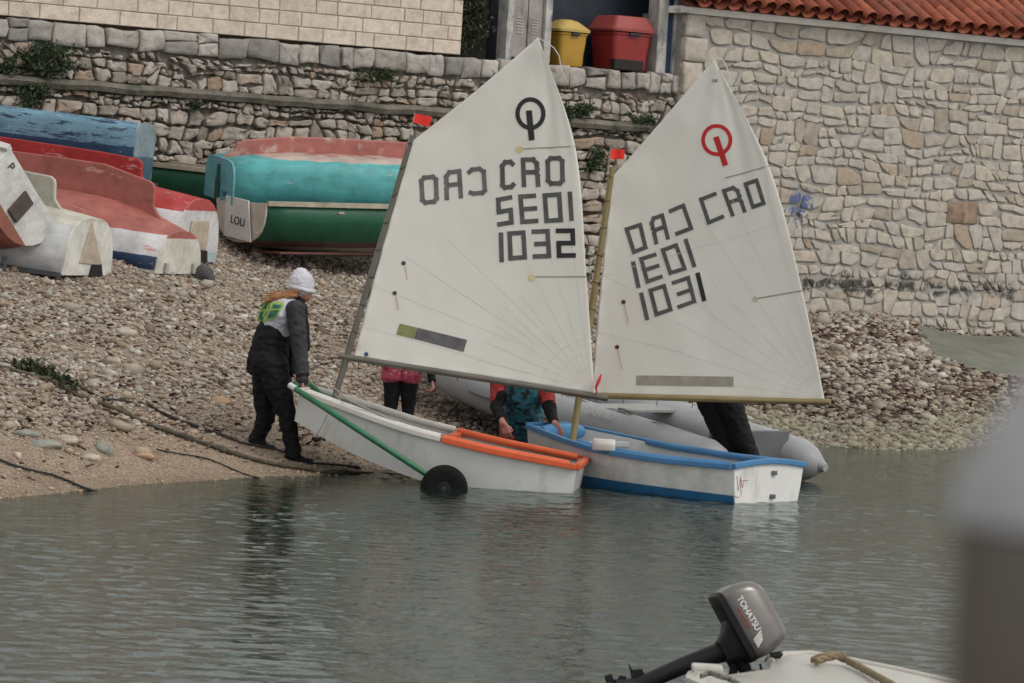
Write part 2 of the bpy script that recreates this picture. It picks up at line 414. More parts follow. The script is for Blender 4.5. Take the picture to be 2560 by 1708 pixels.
def coursed(u0, u1, z0, z1, band, gap, rnd, wsc=1.0, wav=0.025, jit=0.014):
    """rubble laid in rough courses: bands that hold tall stones, stacked pairs and runs of two rows"""
    zs = [z0]
    while zs[-1] < z1: zs.append(zs[-1] + rnd.uniform(*band))
    zs[-1] = max(z1, zs[-2] + .1); sd = rnd.random() * 100; polys = []
    def bz(r, u): return zs[r] + (mnoise.noise((u * 1.3, r * 3.7, sd)) * wav * 2 + mnoise.noise((u * 5.1, r * 3.7, sd)) * wav if 0 < r < len(zs) - 1 else 0)
    J = lambda s=1.0: rnd.gauss(0, jit * s)
    def quad(a, b, c, d):                    # bottom-left, bottom-right, top-right, top-left
        q = [a, b, c, d]
        if rnd.random() < .55:               # knock a corner off
            i = rnd.randrange(4); p, s, n = q[i - 1], q[i], q[(i + 1) % 4]; f, g_ = rnd.uniform(.2, .5), rnd.uniform(.2, .5)
            q[i:i + 1] = [(s[0] + (p[0] - s[0]) * f, s[1] + (p[1] - s[1]) * f), (s[0] + (n[0] - s[0]) * g_, s[1] + (n[1] - s[1]) * g_)]
        q = shrink(q, gap * rnd.uniform(.7, 1.5))
        if q: polys.append(q)
    for r in range(len(zs) - 1):
        u = u0; tl = J(1.5)
        while u < u1 - .02:
            h = zs[r + 1] - zs[r]; t = rnd.random()
            if t < .16: w_ = rnd.uniform(.55, 1.15) * h * wsc
            elif t < .42: w_ = rnd.uniform(.6, 1.2) * h * wsc
            else: w_ = rnd.uniform(1.3, 2.6) * h * wsc
            if u1 - u - w_ < .12: w_ = u1 - u
            ue = u + w_; tr_ = J(1.6) if ue < u1 else 0
            B0, B1 = (u + tl, bz(r, u)), (ue + tr_, bz(r, ue)); T0, T1 = (u - tl, bz(r + 1, u)), (ue - tr_, bz(r + 1, ue))
            if t < .16: quad(B0, B1, T1, T0)
            else:
                f0, f1 = rnd.uniform(.3, .7), rnd.uniform(.3, .7)
                M0 = (u, B0[1] + (T0[1] - B0[1]) * f0); M1 = (ue, B1[1] + (T1[1] - B1[1]) * (f0 * .6 + f1 * .4))
                if t < .42: quad(B0, B1, M1, M0); quad(M0, M1, T1, T0)
                else:
                    for (a0, a1, c0, c1) in ((B0, B1, M0, M1), (M0, M1, T0, T1)):
                        k = rnd.choice((2, 2, 3)) if w_ > 1.6 * h else rnd.choice((1, 2)); cu = [0] + sorted(min(max(i / k + rnd.gauss(0, .09), .12), .88) for i in range(1, k)) + [1]
                        lr_ = lambda p, q, f: (p[0] + (q[0] - p[0]) * f, p[1] + (q[1] - p[1]) * f + (J(.7) if 0 < f < 1 else 0))
                        bs = [lr_(a0, a1, f) for f in cu]; ts = [lr_(c0, c1, min(max(f + (rnd.gauss(0, .05) if 0 < f < 1 else 0), 0), 1)) for f in cu]
                        for i in range(k): quad(bs[i], bs[i + 1], ts[i + 1], ts[i])
            u = ue; tl = tr_
    return polys
def in_view(p, m=60):
    x = sum(a for a, b in p) / len(p); z = sum(b for a, b in p) / len(p)
    q = proj(wp(x, z)); return -m < q[0] < 2560 + m and -m < q[1] < 1708 + m

# --- retaining wall on the left
uL = wuz(-150, 100)[0]; uB = wuz(1157, 130)[0]; uH = wuz(1708, 200, 0.0)[0]
zTop = 0.5 * (wuz(300, 68)[1] + wuz(900, 118)[1]); zCop = zTop - 0.25
zLed = 0.5 * (wuz(100, 190)[1] + wuz(1050, 280)[1])
print('zTop', zTop, 'zLed', zLed, 'u', uL, uB, uH)
rw = root('retaining_wall', 'old rubble stone retaining wall with squared top blocks and a ledge behind the boats', 'wall', wp(uL, 1.0))
m_mortar_dark = mat('dark_joint_earth', (0.125, 0.11, 0.092), 0.5, 9, 0.95, 0.8, 30, 0.02, world=True)
m_rub = m_stone('rubble_stone', [(0, (0.23, 0.20, 0.17)), (0.2, (0.33, 0.295, 0.255)), (0.45, (0.41, 0.375, 0.33)), (0.65, (0.34, 0.29, 0.245)), (0.8, (0.44, 0.41, 0.37)), (0.95, (0.30, 0.215, 0.155)), (1, (0.50, 0.475, 0.44))], stain_amt=0.5, orange=0.07)
m_cop = m_stone('coping_stone', [(0, (0.33, 0.30, 0.27)), (0.4, (0.43, 0.40, 0.365)), (0.7, (0.22, 0.205, 0.19)), (1, (0.46, 0.435, 0.40))], stain_amt=0.6)
core = MB(); core.box(wp((uL + uH) / 2, (zTop - 0.5) / 2 + 0.2 - 0.25, -0.32), (uH - uL, 0.6, zTop + 0.5), WR)
core.build('core', m_mortar_dark, rw, True)
rr = random.Random(3)
# coping: a row of large squared blocks
u = uL; polys = []
while u < uH:
    wd = rr.uniform(0.16, 0.44); wd = min(wd, uH - u)
    if wd > 0.1:
        if rr.random() < 0.16:
            zm = zCop + 0.15; polys.append([(u + .008, zCop + rr.uniform(0, .01)), (u + wd - .008, zCop), (u + wd - .008, zm), (u + .008, zm - .02)]); polys.append([(u + .008, zm - .008), (u + wd - .008, zm + .012), (u + wd - .008, zTop), (u + .008, zTop)])
        else: polys.append([(u + .008, zCop + rr.uniform(-.02, .045)), (u + wd - .008, zCop + rr.uniform(-.02, .045)), (u + wd - .008 + rr.gauss(0, .014), zTop - rr.uniform(0, .03)), (u + .008 + rr.gauss(0, .014), zTop - rr.uniform(0, .03))])
    u += wd
stone_field(polys, 0.0, 0.05, m_cop, rw, rr, 90, 0.010, 0.06, in_view, 'coping_stone')
wpolys = coursed(uL, uH, zLed + .02, zCop - .022, (.17, .27), .011, rr, .92, .04, .028)
wpolys += coursed(uL, uH, .8, zLed - .085, (.20, .32), .011, rr, .95, .035, .022)
stone_field(wpolys, lambda p: 0.0 if p[0][1] > zLed - .05 else 0.03, 0.038, m_rub, rw, rr, 300, 0.013, 0.10, in_view)
# ledge: an uneven mortar shelf
m_ledge = mat('ledge_mortar', (0.15, 0.135, 0.11), 0.4, 5, 0.95, 0.8, 25, 0.03, stain=(0.045, 0.05, 0.035), stain_amt=0.7, stain_scale=2.2, world=True)
lr = []
for i in range(120):
    u = uL + (uH - uL) * i / 119; a = mnoise.noise((u * 2.1, 0, 5)) * 0.02; b_ = mnoise.noise((u * 4.3, 3, 1)) * 0.02
    lr.append([wp(u, zLed - 0.09 + a, -0.02), wp(u, zLed - 0.085 + a, 0.11 + b_), wp(u, zLed - 0.03 + a, 0.14 + b_), wp(u, zLed + 0.02 + a + b_ * .5, 0.10 + b_), wp(u, zLed + 0.03 + a, -0.02)])
LB = MB(); LB.loft(lr); LB.build('ledge', m_ledge, rw, True, 50)

# --- block-built house above the left wall
bh = root('block_building', 'building of pale beige cut stone blocks above the retaining wall', 'building', wp(uL, zTop))
m_block = m_stone('cut_block', [(0, (0.53, 0.455, 0.38)), (0.4, (0.58, 0.505, 0.425)), (0.75, (0.56, 0.475, 0.40)), (1, (0.61, 0.54, 0.46))], stain=(0.33, 0.24, 0.17), stain_amt=0.05)
m_bjoint = mat('block_joint', (0.43, 0.335, 0.26), 0.3, 10, 0.95, world=True)
MB().box(wp((uL + uB) / 2, zTop + 0.66, -2.55), (uB - uL - 0.01, 5.0, 1.28), WR).build('wall', m_bjoint, bh, True)
z = zTop + 0.012
for r in range(8):
    h = rr.choice((0.15, 0.155, 0.165)); u = uL - rr.random() * 0.3
    while u < uB:
        wd = rr.uniform(0.24, 0.52); a, b_ = max(u, uL), min(u + wd, uB)
        if uB - b_ < 0.12: b_ = uB
        if b_ - a > 0.05:
            e = rr.uniform(0, 0.006); V = []
            for dz, du, do in ((0, 0, -0.08), (0, 0, 0.004 + e), (0.007, 0.007, 0.012 + e)):
                V += [wp(a + .004 + du, z + .004 + dz, -0.05 + do), wp(b_ - .004 - du, z + .004 + dz, -0.05 + do), wp(b_ - .004 - du, z + h - .004 - dz, -0.05 + do), wp(a + .004 + du, z + h - .004 - dz, -0.05 + do)]
            obj('block', V, [(k, (k + 1) % 4, (k + 1) % 4 + 4, k + 4) for k in range(4)] + [(k + 4, (k + 1) % 4 + 4, (k + 1) % 4 + 8, k + 8) for k in range(4)] + [(8, 9, 10, 11)], m_block, bh, True, False, {'tone': rr.random()})
        u = b_ if b_ == uB else u + wd
    z += h

# --- terrace with shutters, doorway and bins
m_conc = mat('terrace_concrete', (0.11, 0.10, 0.085), 0.4, 5, 0.95, 0.6, 30, 0.02, stain=(0.03, 0.04, 0.025), stain_amt=0.6, world=True)
MB().box(wp((uB + uH) / 2, zTop - 0.06, -1.35), (uH - uB + 0.2, 1.9, 0.11), WR).build('terrace_floor', m_conc); tag(bpy.data.objects['terrace_floor'], kind='structure')
OFF = -0.10
def fu(px, py=60): return wuz(px, py, OFF)[0]
pb = root('storehouse', 'weathered whitewashed storehouse front with a dark blue doorway behind the bins', 'building', wp(fu(1290), zTop, OFF))
m_wash = mat('weathered_whitewash', (0.42, 0.40, 0.37), 0.3, 8, 0.9, 0.5, 40, 0.01, stain=(0.10, 0.13, 0.15), stain_amt=0.7, stain_scale=9, stain_sc3=(1, 1, .35), world=True)
m_navy = mat('navy_paint', (0.013, 0.022, 0.034), 0.4, 4, 0.6, 0.3, 30, 0.005, world=True)
m_shut = mat('grey_shutter', (0.28, 0.25, 0.23), 0.25, 7, 0.75, 0.3, 40, 0.005, stain=(0.09, 0.075, 0.06), stain_amt=0.4, stain_sc3=(1, 1, .3), world=True)
m_blue = mat('blue_strip', (0.02, 0.05, 0.11), 0.4, 8, 0.7, world=True)
zf = zTop
def slab(u0, u1, z0, z1, o0, o1): return MB().box(wp((u0 + u1) / 2, (z0 + z1) / 2, (o0 + o1) / 2), (abs(u1 - u0), abs(o1 - o0), z1 - z0), WR)
slab(fu(1020), fu(1300) - .006, zf, zf + 5, OFF - 0.75, OFF - 0.65).build('wall', m_conc, pb, True, bevel=0.01)
slab(fu(1268), fu(1284), zf, zf + 5, OFF - 0.2, OFF).build('door_post', m_wash, pb, True, bevel=0.01)
for a, b_ in ((1286, 1322), (1324, 1360)):
    s = slab(fu(a), fu(b_), zf + 0.05, zf + 3.2, OFF - 0.1, OFF - 0.03).build('shutter', m_shut, pb, True, bevel=0.008)
    a2, b2 = a + 9, b_ - 12
    for k in range(6):
        slab(fu(a2), fu(b2), zf + 0.34 + k * 0.035, zf + 0.352 + k * 0.035, OFF - 0.035, OFF - 0.022).build('louver', m_wash, s).matrix_parent_inverse = Matrix.Identity(4)
slab(fu(1361), fu(1378), zf, zf + 5, OFF - 0.2, OFF + 0.02).build('door_post', m_wash, pb, True, bevel=0.012)
slab(fu(1300), fu(1790), zf, zf + 3.4, OFF - 0.75, OFF - 0.65).build('door', m_navy, pb, True, bevel=0.01)
slab(fu(1644), fu(1668), zf, zf + 5, OFF - 0.2, OFF + 0.02).build('door_post', m_wash, pb, True, bevel=0.012)
slab(fu(1669), fu(1682), zf, zf + 5, OFF - 0.2, OFF + 0.0).build('blue_strip', m_blue, pb, True, bevel=0.008)
slab(fu(1683), fu(1730), zf, zf + 5, OFF - 0.2, OFF + 0.04).build('wall', m_wash, pb, True, bevel=0.012)
slab(fu(1378), fu(1646), zf + 3.4, zf + 5, OFF - 0.5, OFF).build('lintel', m_wash, pb, True)
def rrect(cx, cy, hx, hy, r, n=4):
    out = []
    for sx, sy, a0 in ((1, 1, 0), (-1, 1, 90), (-1, -1, 180), (1, -1, 270)):
        for k in range(n + 1):
            a = math.radians(a0 + 90 * k / n); out.append((cx + sx * (hx - r) + r * math.cos(a), cy + sy * (hy - r) + r * math.sin(a)))
    return out
def bin_obj(name, label, u, wd, hb, hl, colb, coll, off, dome):
    t = root(name, label, 'bin', wp(u, zf, off))
    mb_ = mat(name + '_body', colb, 0.2, 4, 0.45, 0.1, 20, 0.004, stain=[c * 0.3 for c in colb], stain_amt=0.25, world=True)
    ml_ = mat(name + '_lid', coll, 0.2, 4, 0.5, 0.1, 20, 0.004, world=True)
    d = wd * 0.45
    def ring(z, kx, r=0.06): return [wp(u + x, zf + z, off + y) for x, y in rrect(0, 0, wd / 2 * kx, d * kx, r)]
    MB().loft([ring(0.0, 0.80), ring(0.03, .83), ring(0.15, 0.84), ring(hb * .7, 0.90), ring(hb * .93, 0.92), ring(hb * 0.94, 0.97), ring(hb, 0.98)]).build('body', mb_, t, True, 35)
    zb = hb + 0.012
    if dome: L = [ring(zb, 1.06), ring(zb + .03, 1.07), ring(zb + hl * .55, .86, .1), ring(zb + hl * .85, .62, .1), ring(zb + hl, .3, .05)]
    else: L = [ring(zb, 1.06), ring(zb + .03, 1.07), ring(zb + .05, 1.0), ring(zb + hl * .9, .82, .05), ring(zb + hl, .76, .05)]
    MB().loft(L).build('lid', ml_, t, True, 35)
    MB().box(wp(u, zf + hb * .96, off + d * 1.0), (wd * .26, .05, .035), WR).build('handle', m_navy, t, True, bevel=.01)
    return t
OB = -0.34
bin_obj('yellow_bin', 'yellow plastic bin with a pale domed lid beside the door post', wuz(1412, 120, OB)[0], 0.45, 0.40, 0.15, (0.38, 0.22, 0.025), (0.44, 0.31, 0.09), OB, True)
bin_obj('red_bin', 'large red plastic bin with a flat topped lid in the dark doorway', wuz(1550, 120, OB)[0], 0.62, 0.46, 0.19, (0.25, 0.022, 0.020), (0.27, 0.05, 0.045), OB, False)
MB().box(wp(wuz(1565, 150, OB + .30)[0], zf + 0.065, OB + 0.32), (0.44, 0.10, 0.13), WR).build('crate', mat('black_crate', (0.012, 0.009, 0.008), .3, 9, .7), bevel=.012)
tag(bpy.data.objects['crate'], 'low black plastic crate on the terrace before the red bin', 'crate')

# --- stone house on the right
hs_ = root('stone_house', 'stone house wall with red barrel tile roof at the right', 'house', wp(uH, 1.0))
OH = 0.12
uR = wuz(2560, 400, OH)[0] + 2.2; uHh = wuz(1709, 150, OH)[0]
zE = 0.5 * (wuz(1800, 42, OH)[1] + wuz(2500, 110, OH)[1])
print('zE', zE, uHh, uR)
pb_ = Pplane(2003, 512, W0 + WN * (OH + .04), WN)
m_hst = m_stone('house_stone', [(0, (0.34, 0.295, 0.24)), (0.2, (0.42, 0.39, 0.35)), (0.45, (0.45, 0.405, 0.34)), (0.7, (0.40, 0.38, 0.35)), (0.9, (0.465, 0.42, 0.36)), (1, (0.34, 0.27, 0.20))], stain=(0.24, 0.21, 0.18), stain_amt=0.2, low=wuz(2200, 715, OH)[1], blue=pb_, orange=0.085)
m_mort = mat('grey_mortar', (0.30, 0.285, 0.26), 0.3, 6, 0.95, 0.7, 50, 0.01, stain=(0.15, 0.135, 0.115), stain_amt=0.4, world=True)
MB().box(wp((uHh + uR) / 2, zE / 2, OH - 1.52), (uR - uHh, 3.0, zE), WR).build('wall', m_mort, hs_, True)
hwall = bpy.context.scene.collection.objects[-1]
z = 0.6; k = 0
uq = uHh + 0.36
while z < zE - 0.05:
    h = min(rr.uniform(0.27, 0.42), zE - z); wd = (0.36, 0.30)[k % 2]
    if zE - z - h < .12: h = zE - z
    V, Fc = stone_geo([(uHh - .003, z + .008), (uHh + wd - .012, z + .008), (uHh + wd - .012, z + h - .008), (uHh - .003, z + h - .008)], OH - .01, 0.035, rr, 0.004, 0.04)
    obj('quoin', V, Fc, m_hst, hwall, True, True, {'tone': rr.uniform(.2, .5)}); z += h; k += 1
bu, bz_ = wuz(2405, 532, OH)
BR = (bu - .27, bz_ - .145, bu + .27, bz_ + .145)
hpolys = [p for p in coursed(uq - .02, uR, .5, zE - .005, (.25, .38), .0115, rr, .92, .045, .034) if not (BR[0] - .02 < sum(a for a, b in p) / len(p) < BR[2] + .02 and BR[1] - .03 < sum(b for a, b in p) / len(p) < BR[3] + .03)]
V, Fc = stone_geo([(BR[0], BR[1]), (BR[2], BR[1] + .01), (BR[2] - .01, BR[3]), (BR[0] + .01, BR[3] - .01)], OH, .010, rr, .004, .04)
obj('brown_block', V, Fc, mat('brown_block', (0.24, 0.17, 0.12), .4, 9, .9, .6, 30, .01, stain=(.36, .27, .2), stain_amt=.4, stain_scale=7, stain_sc3=(1, 1, .3), world=True), hwall, True, True)
stone_field(hpolys, OH, 0.004, m_hst, hwall, rr, 300, 0.009, 0.12, lambda p: in_view(p, 20))
# cornice and barrel tiles
m_plas = mat('white_cornice', (0.74, 0.73, 0.70), 0.12, 5, 0.85, 0.3, 40, .01, stain=(0.30, 0.29, 0.27), stain_amt=.4, world=True)
MB().add(*(lambda pr: ([wp(u, z, o) for u in (uHh - .12, uR) for z, o in pr], [(0, 1, 2, 3), (7, 6, 5, 4)] + [(i, (i + 1) % 4, (i + 1) % 4 + 4, i + 4) for i in range(4)]))([(zE, OH - .3), (zE, OH + .06), (zE + .085, OH + .13), (zE + .085, OH - .3)])).build('cornice', m_plas, hs_, True)
PT = math.radians(29)
sd = (-WN * math.cos(PT) + UZ * math.sin(PT))            # up the roof slope
rn = (WN * math.sin(PT) + UZ * math.cos(PT))             # roof normal
e0 = zE + 0.100
def rp(u, s, h): return W0 + WT * u + UZ * e0 + WN * (OH + 0.16) + sd * s + rn * h
m_tile = m_stone('roof_tile', [(0, (0.17, 0.045, 0.026)), (0.4, (0.25, 0.072, 0.042)), (0.75, (0.30, 0.095, 0.055)), (1, (0.21, 0.07, 0.045))], stain=(0.08, 0.045, 0.035), stain_amt=.5)
m_pan = mat('pan_tile', (0.085, 0.03, 0.02), 0.4, 12, 0.9, world=True)
MB().add([rp(uHh - .14, 0, -.03), rp(uR, 0, -.03), rp(uR, 2.6, -.03), rp(uHh - .14, 2.6, -.03), rp(uHh - .14, 0, 0), rp(uR, 0, 0), rp(uR, 2.6, 0), rp(uHh - .14, 2.6, 0)], [(3, 2, 1, 0), (4, 5, 6, 7), (0, 1, 5, 4), (1, 2, 6, 5), (2, 3, 7, 6), (3, 0, 4, 7)]).build('roof', m_pan, hs_, True)
hroof = bpy.context.scene.collection.objects[-1]
TP = 0.235
def tile_mesh(cover=True):
    V = []; Fc = []; n = 8
    for s in (0, 0.02, 0.48):
        for ro in (0, 1):
            rad = (0.100 - 0.020 * (s / 0.48)) - ro * 0.013 + (0.004 if s < .03 else 0)
            for k in range(n + 1):
                a = math.pi * k / n
                V.append((math.cos(a) * rad, s, (math.sin(a) * rad if cover else -math.sin(a) * rad) ))
    m_ = n + 1
    for i in range(2):
        for k in range(n):
            a = i * 2 * m_; b = (i + 1) * 2 * m_
            Fc += [(a + k, a + k + 1, b + k + 1, b + k), (a + m_ + k + 1, a + m_ + k, b + m_ + k, b + m_ + k + 1)]
    for k in range(n): Fc += [(k + 1, k, m_ + k, m_ + k + 1)]
    return V, Fc
tv, tf = tile_mesh()
RF = Matrix((WT, sd, rn)).transposed()
ntile = 0
cols = int((uR - uHh + .1) / TP)
for r in range(4):
    for c in range(cols):
        ux = uHh - 0.03 + c * TP; s0 = r * 0.41 - 0.02 + rr.gauss(0, .008)
        R = RF @ Matrix.Rotation(math.radians(3.0 + rr.gauss(0, .6)), 3, 'X') @ Matrix.Rotation(rr.gauss(0, .015), 3, 'Z')
        V = [R @ Vector(v) + rp(ux, s0, 0.065) for v in tv]
        obj('roof_tile', V, tf, m_tile, hroof, True, True, {'tone': rr.random()}); ntile += 1
        V = [R @ Vector((v[0], v[1], -v[2] * .8)) + rp(ux + TP / 2, s0 - .05, 0.085) for v in tv]
        obj('roof_tile', V, [f[::-1] for f in tf], m_tile, hroof, True, True, {'tone': rr.random()})
# concrete ramp at the foot of the house
m_ramp = mat('wet_ramp_concrete', (0.15, 0.15, 0.125), 0.3, 2.5, 0.8, 0.4, 30, .02, stain=(0.12, 0.13, 0.075), stain_amt=.5, stain_scale=1.2, world=True)
RA, RB, RC, RD = wp(*wuz(2285, 806, OH + .06), OH + .06), wp(*wuz(2700, 822, OH + .06), OH + .06), None, None
RC = P(2740, 1010, 45.5); RD = P(2300, 838, 46.6)
NS = 14; V = []
for j in range(NS + 1):
    for i in range(NS + 1):
        a, b = i / NS, j / NS; q_ = (RA.lerp(RB, a)).lerp(RD.lerp(RC, a), b); V.append(Vector((q_.x, q_.y, gz(q_.x, q_.y) + .012)))
W_ = NS + 1; Fc = [(j * W_ + i, j * W_ + i + 1, (j + 1) * W_ + i + 1, (j + 1) * W_ + i) for j in range(NS) for i in range(NS)]
rimv = [i for i in range(W_)] + [j * W_ + NS for j in range(1, W_)] + [NS * W_ + i for i in range(NS - 1, -1, -1)] + [j * W_ for j in range(NS - 1, 0, -1)]
nV = len(V); V += [V[k] - UZ * .3 for k in rimv]; Fc += [(rimv[k], rimv[(k + 1) % len(rimv)], nV + (k + 1) % len(rimv), nV + k) for k in range(len(rimv))]
MB().add(V, Fc).build('slipway', m_ramp, smooth=40); tag(bpy.data.objects['slipway'], kind='structure')
# ------------------------------------------------------------------ overturned boats and the green boat on the beach
def hull_rings(L, B, H, ns=15, bow=0.75, p=2.4, tuck=0.0, npt=15, rise=0.0, stern_b=0.8, beamx=0.4):
    rings = []
    for i in range(ns + 1):
        s = i / ns
        if s < beamx: b = B / 2 * (stern_b + (1 - stern_b) * math.sin(math.pi / 2 * s / beamx))
        else: b = B / 2 * math.cos(math.pi / 2 * ((s - beamx) / (1 - beamx)) ** 1.8 * 0.985)
        h = H * (1 - tuck * max(0, 1 - s / 0.25) ** 1.5) * (1 - 0.25 * max(0, (s - bow) / (1 - bow)) ** 2)
        ring = []
        for k in range(npt):
            a = math.pi * k / (npt - 1); c, sn = math.cos(a), math.sin(a)
            ring.append((s * L, b * math.copysign(abs(c) ** (2 / p), c), h * sn ** (2 / p) - rise * max(0, s - .5) ** 2))
        rings.append(ring)
    return rings
def band_mat(name, bands, rough=0.5, chip=None, chip_amt=0.3, streak=True, axis='Z', wob=0.02):
    """paint bands by height over the gunwale: [(z_from, colour), ...]"""
    m, n, b = new_mat(name); v = coord(n)
    sep = N(n, 'ShaderNodeSeparateXYZ'); n.links.new(v, sep.inputs[0]); z = sep.outputs[axis]
    z = mth(n, 'ADD', z, mth(n, 'MULTIPLY', mth(n, 'SUBTRACT', nz(n, v, 6, 4), 0.5), wob))
    col = bands[0][1]
    for z0, c in bands[1:]:
        col = mixc(n, smask(n, z, z0 - 0.004, z0 + 0.004), col, c)
    f = nz(n, v, 5, 6, 0.65); g = nz(n, v, 4, 6, 0.7, (0.4, 3, 3))
    col = mixc(n, 1.0, col, ramp(n, f, [(0.3, (0.7, 0.69, 0.67)), (0.55, (1, 1, 1)), (0.75, (1.1, 1.08, 1.06))]), 'MULTIPLY')
    if streak: col = mixc(n, 0.6, col, ramp(n, g, [(0.35, (0.72, 0.7, 0.66)), (0.6, (1, 1, 1))]), 'MULTIPLY')
    if chip:
        for cc, am, sc_, s3 in chip:
            col = mixc(n, smask(n, nz(n, v, sc_, 7, 0.72, s3), 0.66 - am, 0.69 - am * .8), col, cc)
    n.links.new(col, b.inputs['Base Color']); b.inputs['Roughness'].default_value = rough; b.inputs['Specular IOR Level'].default_value = 0.35
    bump(n, b, f, 0.25, 0.01); return m
def boat_matrix(pos, heading, pitch=0.0, heel=0.0):
    return Matrix.Translation(pos) @ Matrix.Rotation(heading, 4, 'Z') @ Matrix.Rotation(-pitch, 4, 'Y') @ Matrix.Rotation(heel, 4, 'X')
def hull_part(t, rings, mat_, name='hull', smooth=40):
    mb = MB(); n = len(rings[0]); V = [Vector(v) for r in rings for v in r]; Fc = []
    for i in range(len(rings) - 1):
        for k in range(n - 1): Fc.append((i * n + k, i * n + k + 1, (i + 1) * n + k + 1, (i + 1) * n + k))
    mb.add(V, Fc); o = mb.build(name, mat_, t, smooth=smooth)
    m_ = o.modifiers.new('thickness', 'SOLIDIFY'); m_.thickness = 0.018; m_.offset = -1
    return o
def gunwale(t, rings, mat_, r=0.025, flip=1, name='gunwale', dz=0.0):
    L = [Vector(g[0]) + Vector((0, 0, dz)) for g in rings]; R = [Vector(g[-1]) + Vector((0, 0, dz)) for g in rings]
    mb = MB(); mb.tube(L + R[::-1], r, 6, prof=[(-1, -1), (1, -1), (1, 1), (-1, 1)])
    return mb.build(name, mat_, t, bevel=0.005)
def transom(t, ring, mat_, x0=-0.02, th=0.03, name='transom', bottom=True):
    poly = [Vector((x0, v[1], v[2])) for v in ring]
    return MB().prism(poly, (1, 0, 0), th).build(name, mat_, t, bevel=0.006)
def keel(t, rings, mat_, L, kh, x0, x1, th=0.05, name='keel', rnd_=0.06, drop=None):
    """a deep keel slab standing on the overturned bottom"""
    topz = lambda x: np.interp(x, [r[0][0] for r in rings], [max(v[2] for v in r) for r in rings])
    out = [(x0 - 0.16, topz(x0) - 0.06), (x0 - .07, topz(x0) + .015)]
    out += [(x0 - 0.01, topz(x0) + kh * .28), (x0 + 0.005, topz(x0) + kh - rnd_), (x0 + 0.02, topz(x0) + kh - rnd_ * .4), (x0 + rnd_, topz(x0) + kh)]
    for k in range(1, 7):
        x = x0 + rnd_ + (x1 - x0 - rnd_) * k / 6; out.append((x, topz(x) + kh * (1 - 0.25 * (k / 6) ** 1.5)))
    out += [(x, topz(x) - 0.05) for x in np.linspace(x1, x0 + .2, 8)]
    return MB().prism([Vector((x, -th / 2, z)) for x, z in out], (0, 1, 0), th).build(name, mat_, t, bevel=0.012)
slope_at = lambda p, d: math.atan((gz(p.x + d.x, p.y + d.y) - gz(p.x, p.y)) / 1.0)
WHITE, CREAMW = (0.52, 0.52, 0.53), (0.56, 0.54, 0.49)
RED, RED2, NAVY = (0.33, 0.105, 0.085), (0.34, 0.022, 0.02), (0.018, 0.045, 0.10)
m_rail = mat('grey_rail', (0.36, 0.35, 0.32), .3, 9, .6); m_darkrail = mat('dark_rail', (0.05, 0.055, 0.06), .3, 9, .6)
def beached(name, label, px, py, Y, hd, L, B, H, mats, kh=0.3, kx0=0.3, kmat=None, p=2.4, tuck=.25, rail=None, sink=0.0, cat='boat', group=None, stern_b=.8, pitch_k=0.75, kth=.05, pitch=None, beamx=.4):
    d = Vector((math.cos(hd), math.sin(hd), 0))
    if sink: pos = P(px, py, Y)
    else: pos = ghit(px, py) + Vector((0, 0, .02))
    t = root(name, label, cat, boat_matrix(pos, hd, pitch if pitch is not None else slope_at(pos, d) * pitch_k), group)
    rg = hull_rings(L, B, H, p=p, tuck=tuck, stern_b=stern_b, beamx=beamx)
    hull_part(t, rg, mats[0]); transom(t, rg[0], mats[1])
    gunwale(t, rg, rail or m_rail, 0.022)
    if kh: keel(t, rg, kmat or mats[0], L, kh, kx0, L * .93, kth)
    return t, rg
HB = math.radians(180 - 21)
# C: red bottom, white side, navy stripe
mC = band_mat('red_white_navy_paint', [(0, (0.42, 0.41, 0.38)), (0.03, NAVY), (0.16, WHITE), (0.37, RED)], 0.55, [((0.42, 0.21, 0.17), 0.05, 5, (.5, 2, 2))])
mCt = band_mat('red_white_transom', [(0, CREAMW), (0.345, RED)], 0.55)
tC, rg = beached('red_bottomed_boat', 'overturned boat with dusty red bottom, white side and navy stripe', 440, 690, 37.75, HB, 3.8, 1.2, 0.64, (mC, mCt), .32, .34, p=2.5, tuck=.34, pitch=.085)
for y in (-.30, .30): MB().box((-.035, y, .06), (.03, .06, .1)).build('bracket', m_rail, tC, bevel=.008)
# B: off-white boat with a notched stern
mB = band_mat('off_white_paint', [(0, (0.47, 0.48, 0.49)), (0.36, (0.42, 0.43, 0.43)), (0.46, (0.46, 0.45, 0.38))], 0.5)
mBt = band_mat('cream_transom', [(0, (0.60, 0.59, 0.55)), (0.5, (0.52, 0.52, 0.42))], 0.5)
tB, rg = beached('white_keeled_boat', 'overturned off-white boat with keel and a triangular panel in its stern', 212, 694, 37.0, HB, 3.2, 1.2, 0.60, (mB, mBt), .28, .42, p=2.8, tuck=.10, rail=m_darkrail, pitch=.085)
m_panel = mat('beige_panel', (0.40, 0.33, 0.26), .3, 8, .7, stain=(.25, .14, .06), stain_amt=.3)
MB().prism([Vector((-.032, -.26, .10)), Vector((-.032, .20, .12)), Vector((-.032, .05, .50))], (1, 0, 0), .012).build('panel', m_panel, tB, bevel=.004)
MB().prism([Vector((-.035, -.30, -.01)), Vector((-.035, -.02, -.01)), Vector((-.035, -.06, .10)), Vector((-.035, -.24, .11))], (1, 0, 0), .012).build('opening', mat('opening_dark', (.01, .009, .008), .2, 5, .9), tB)
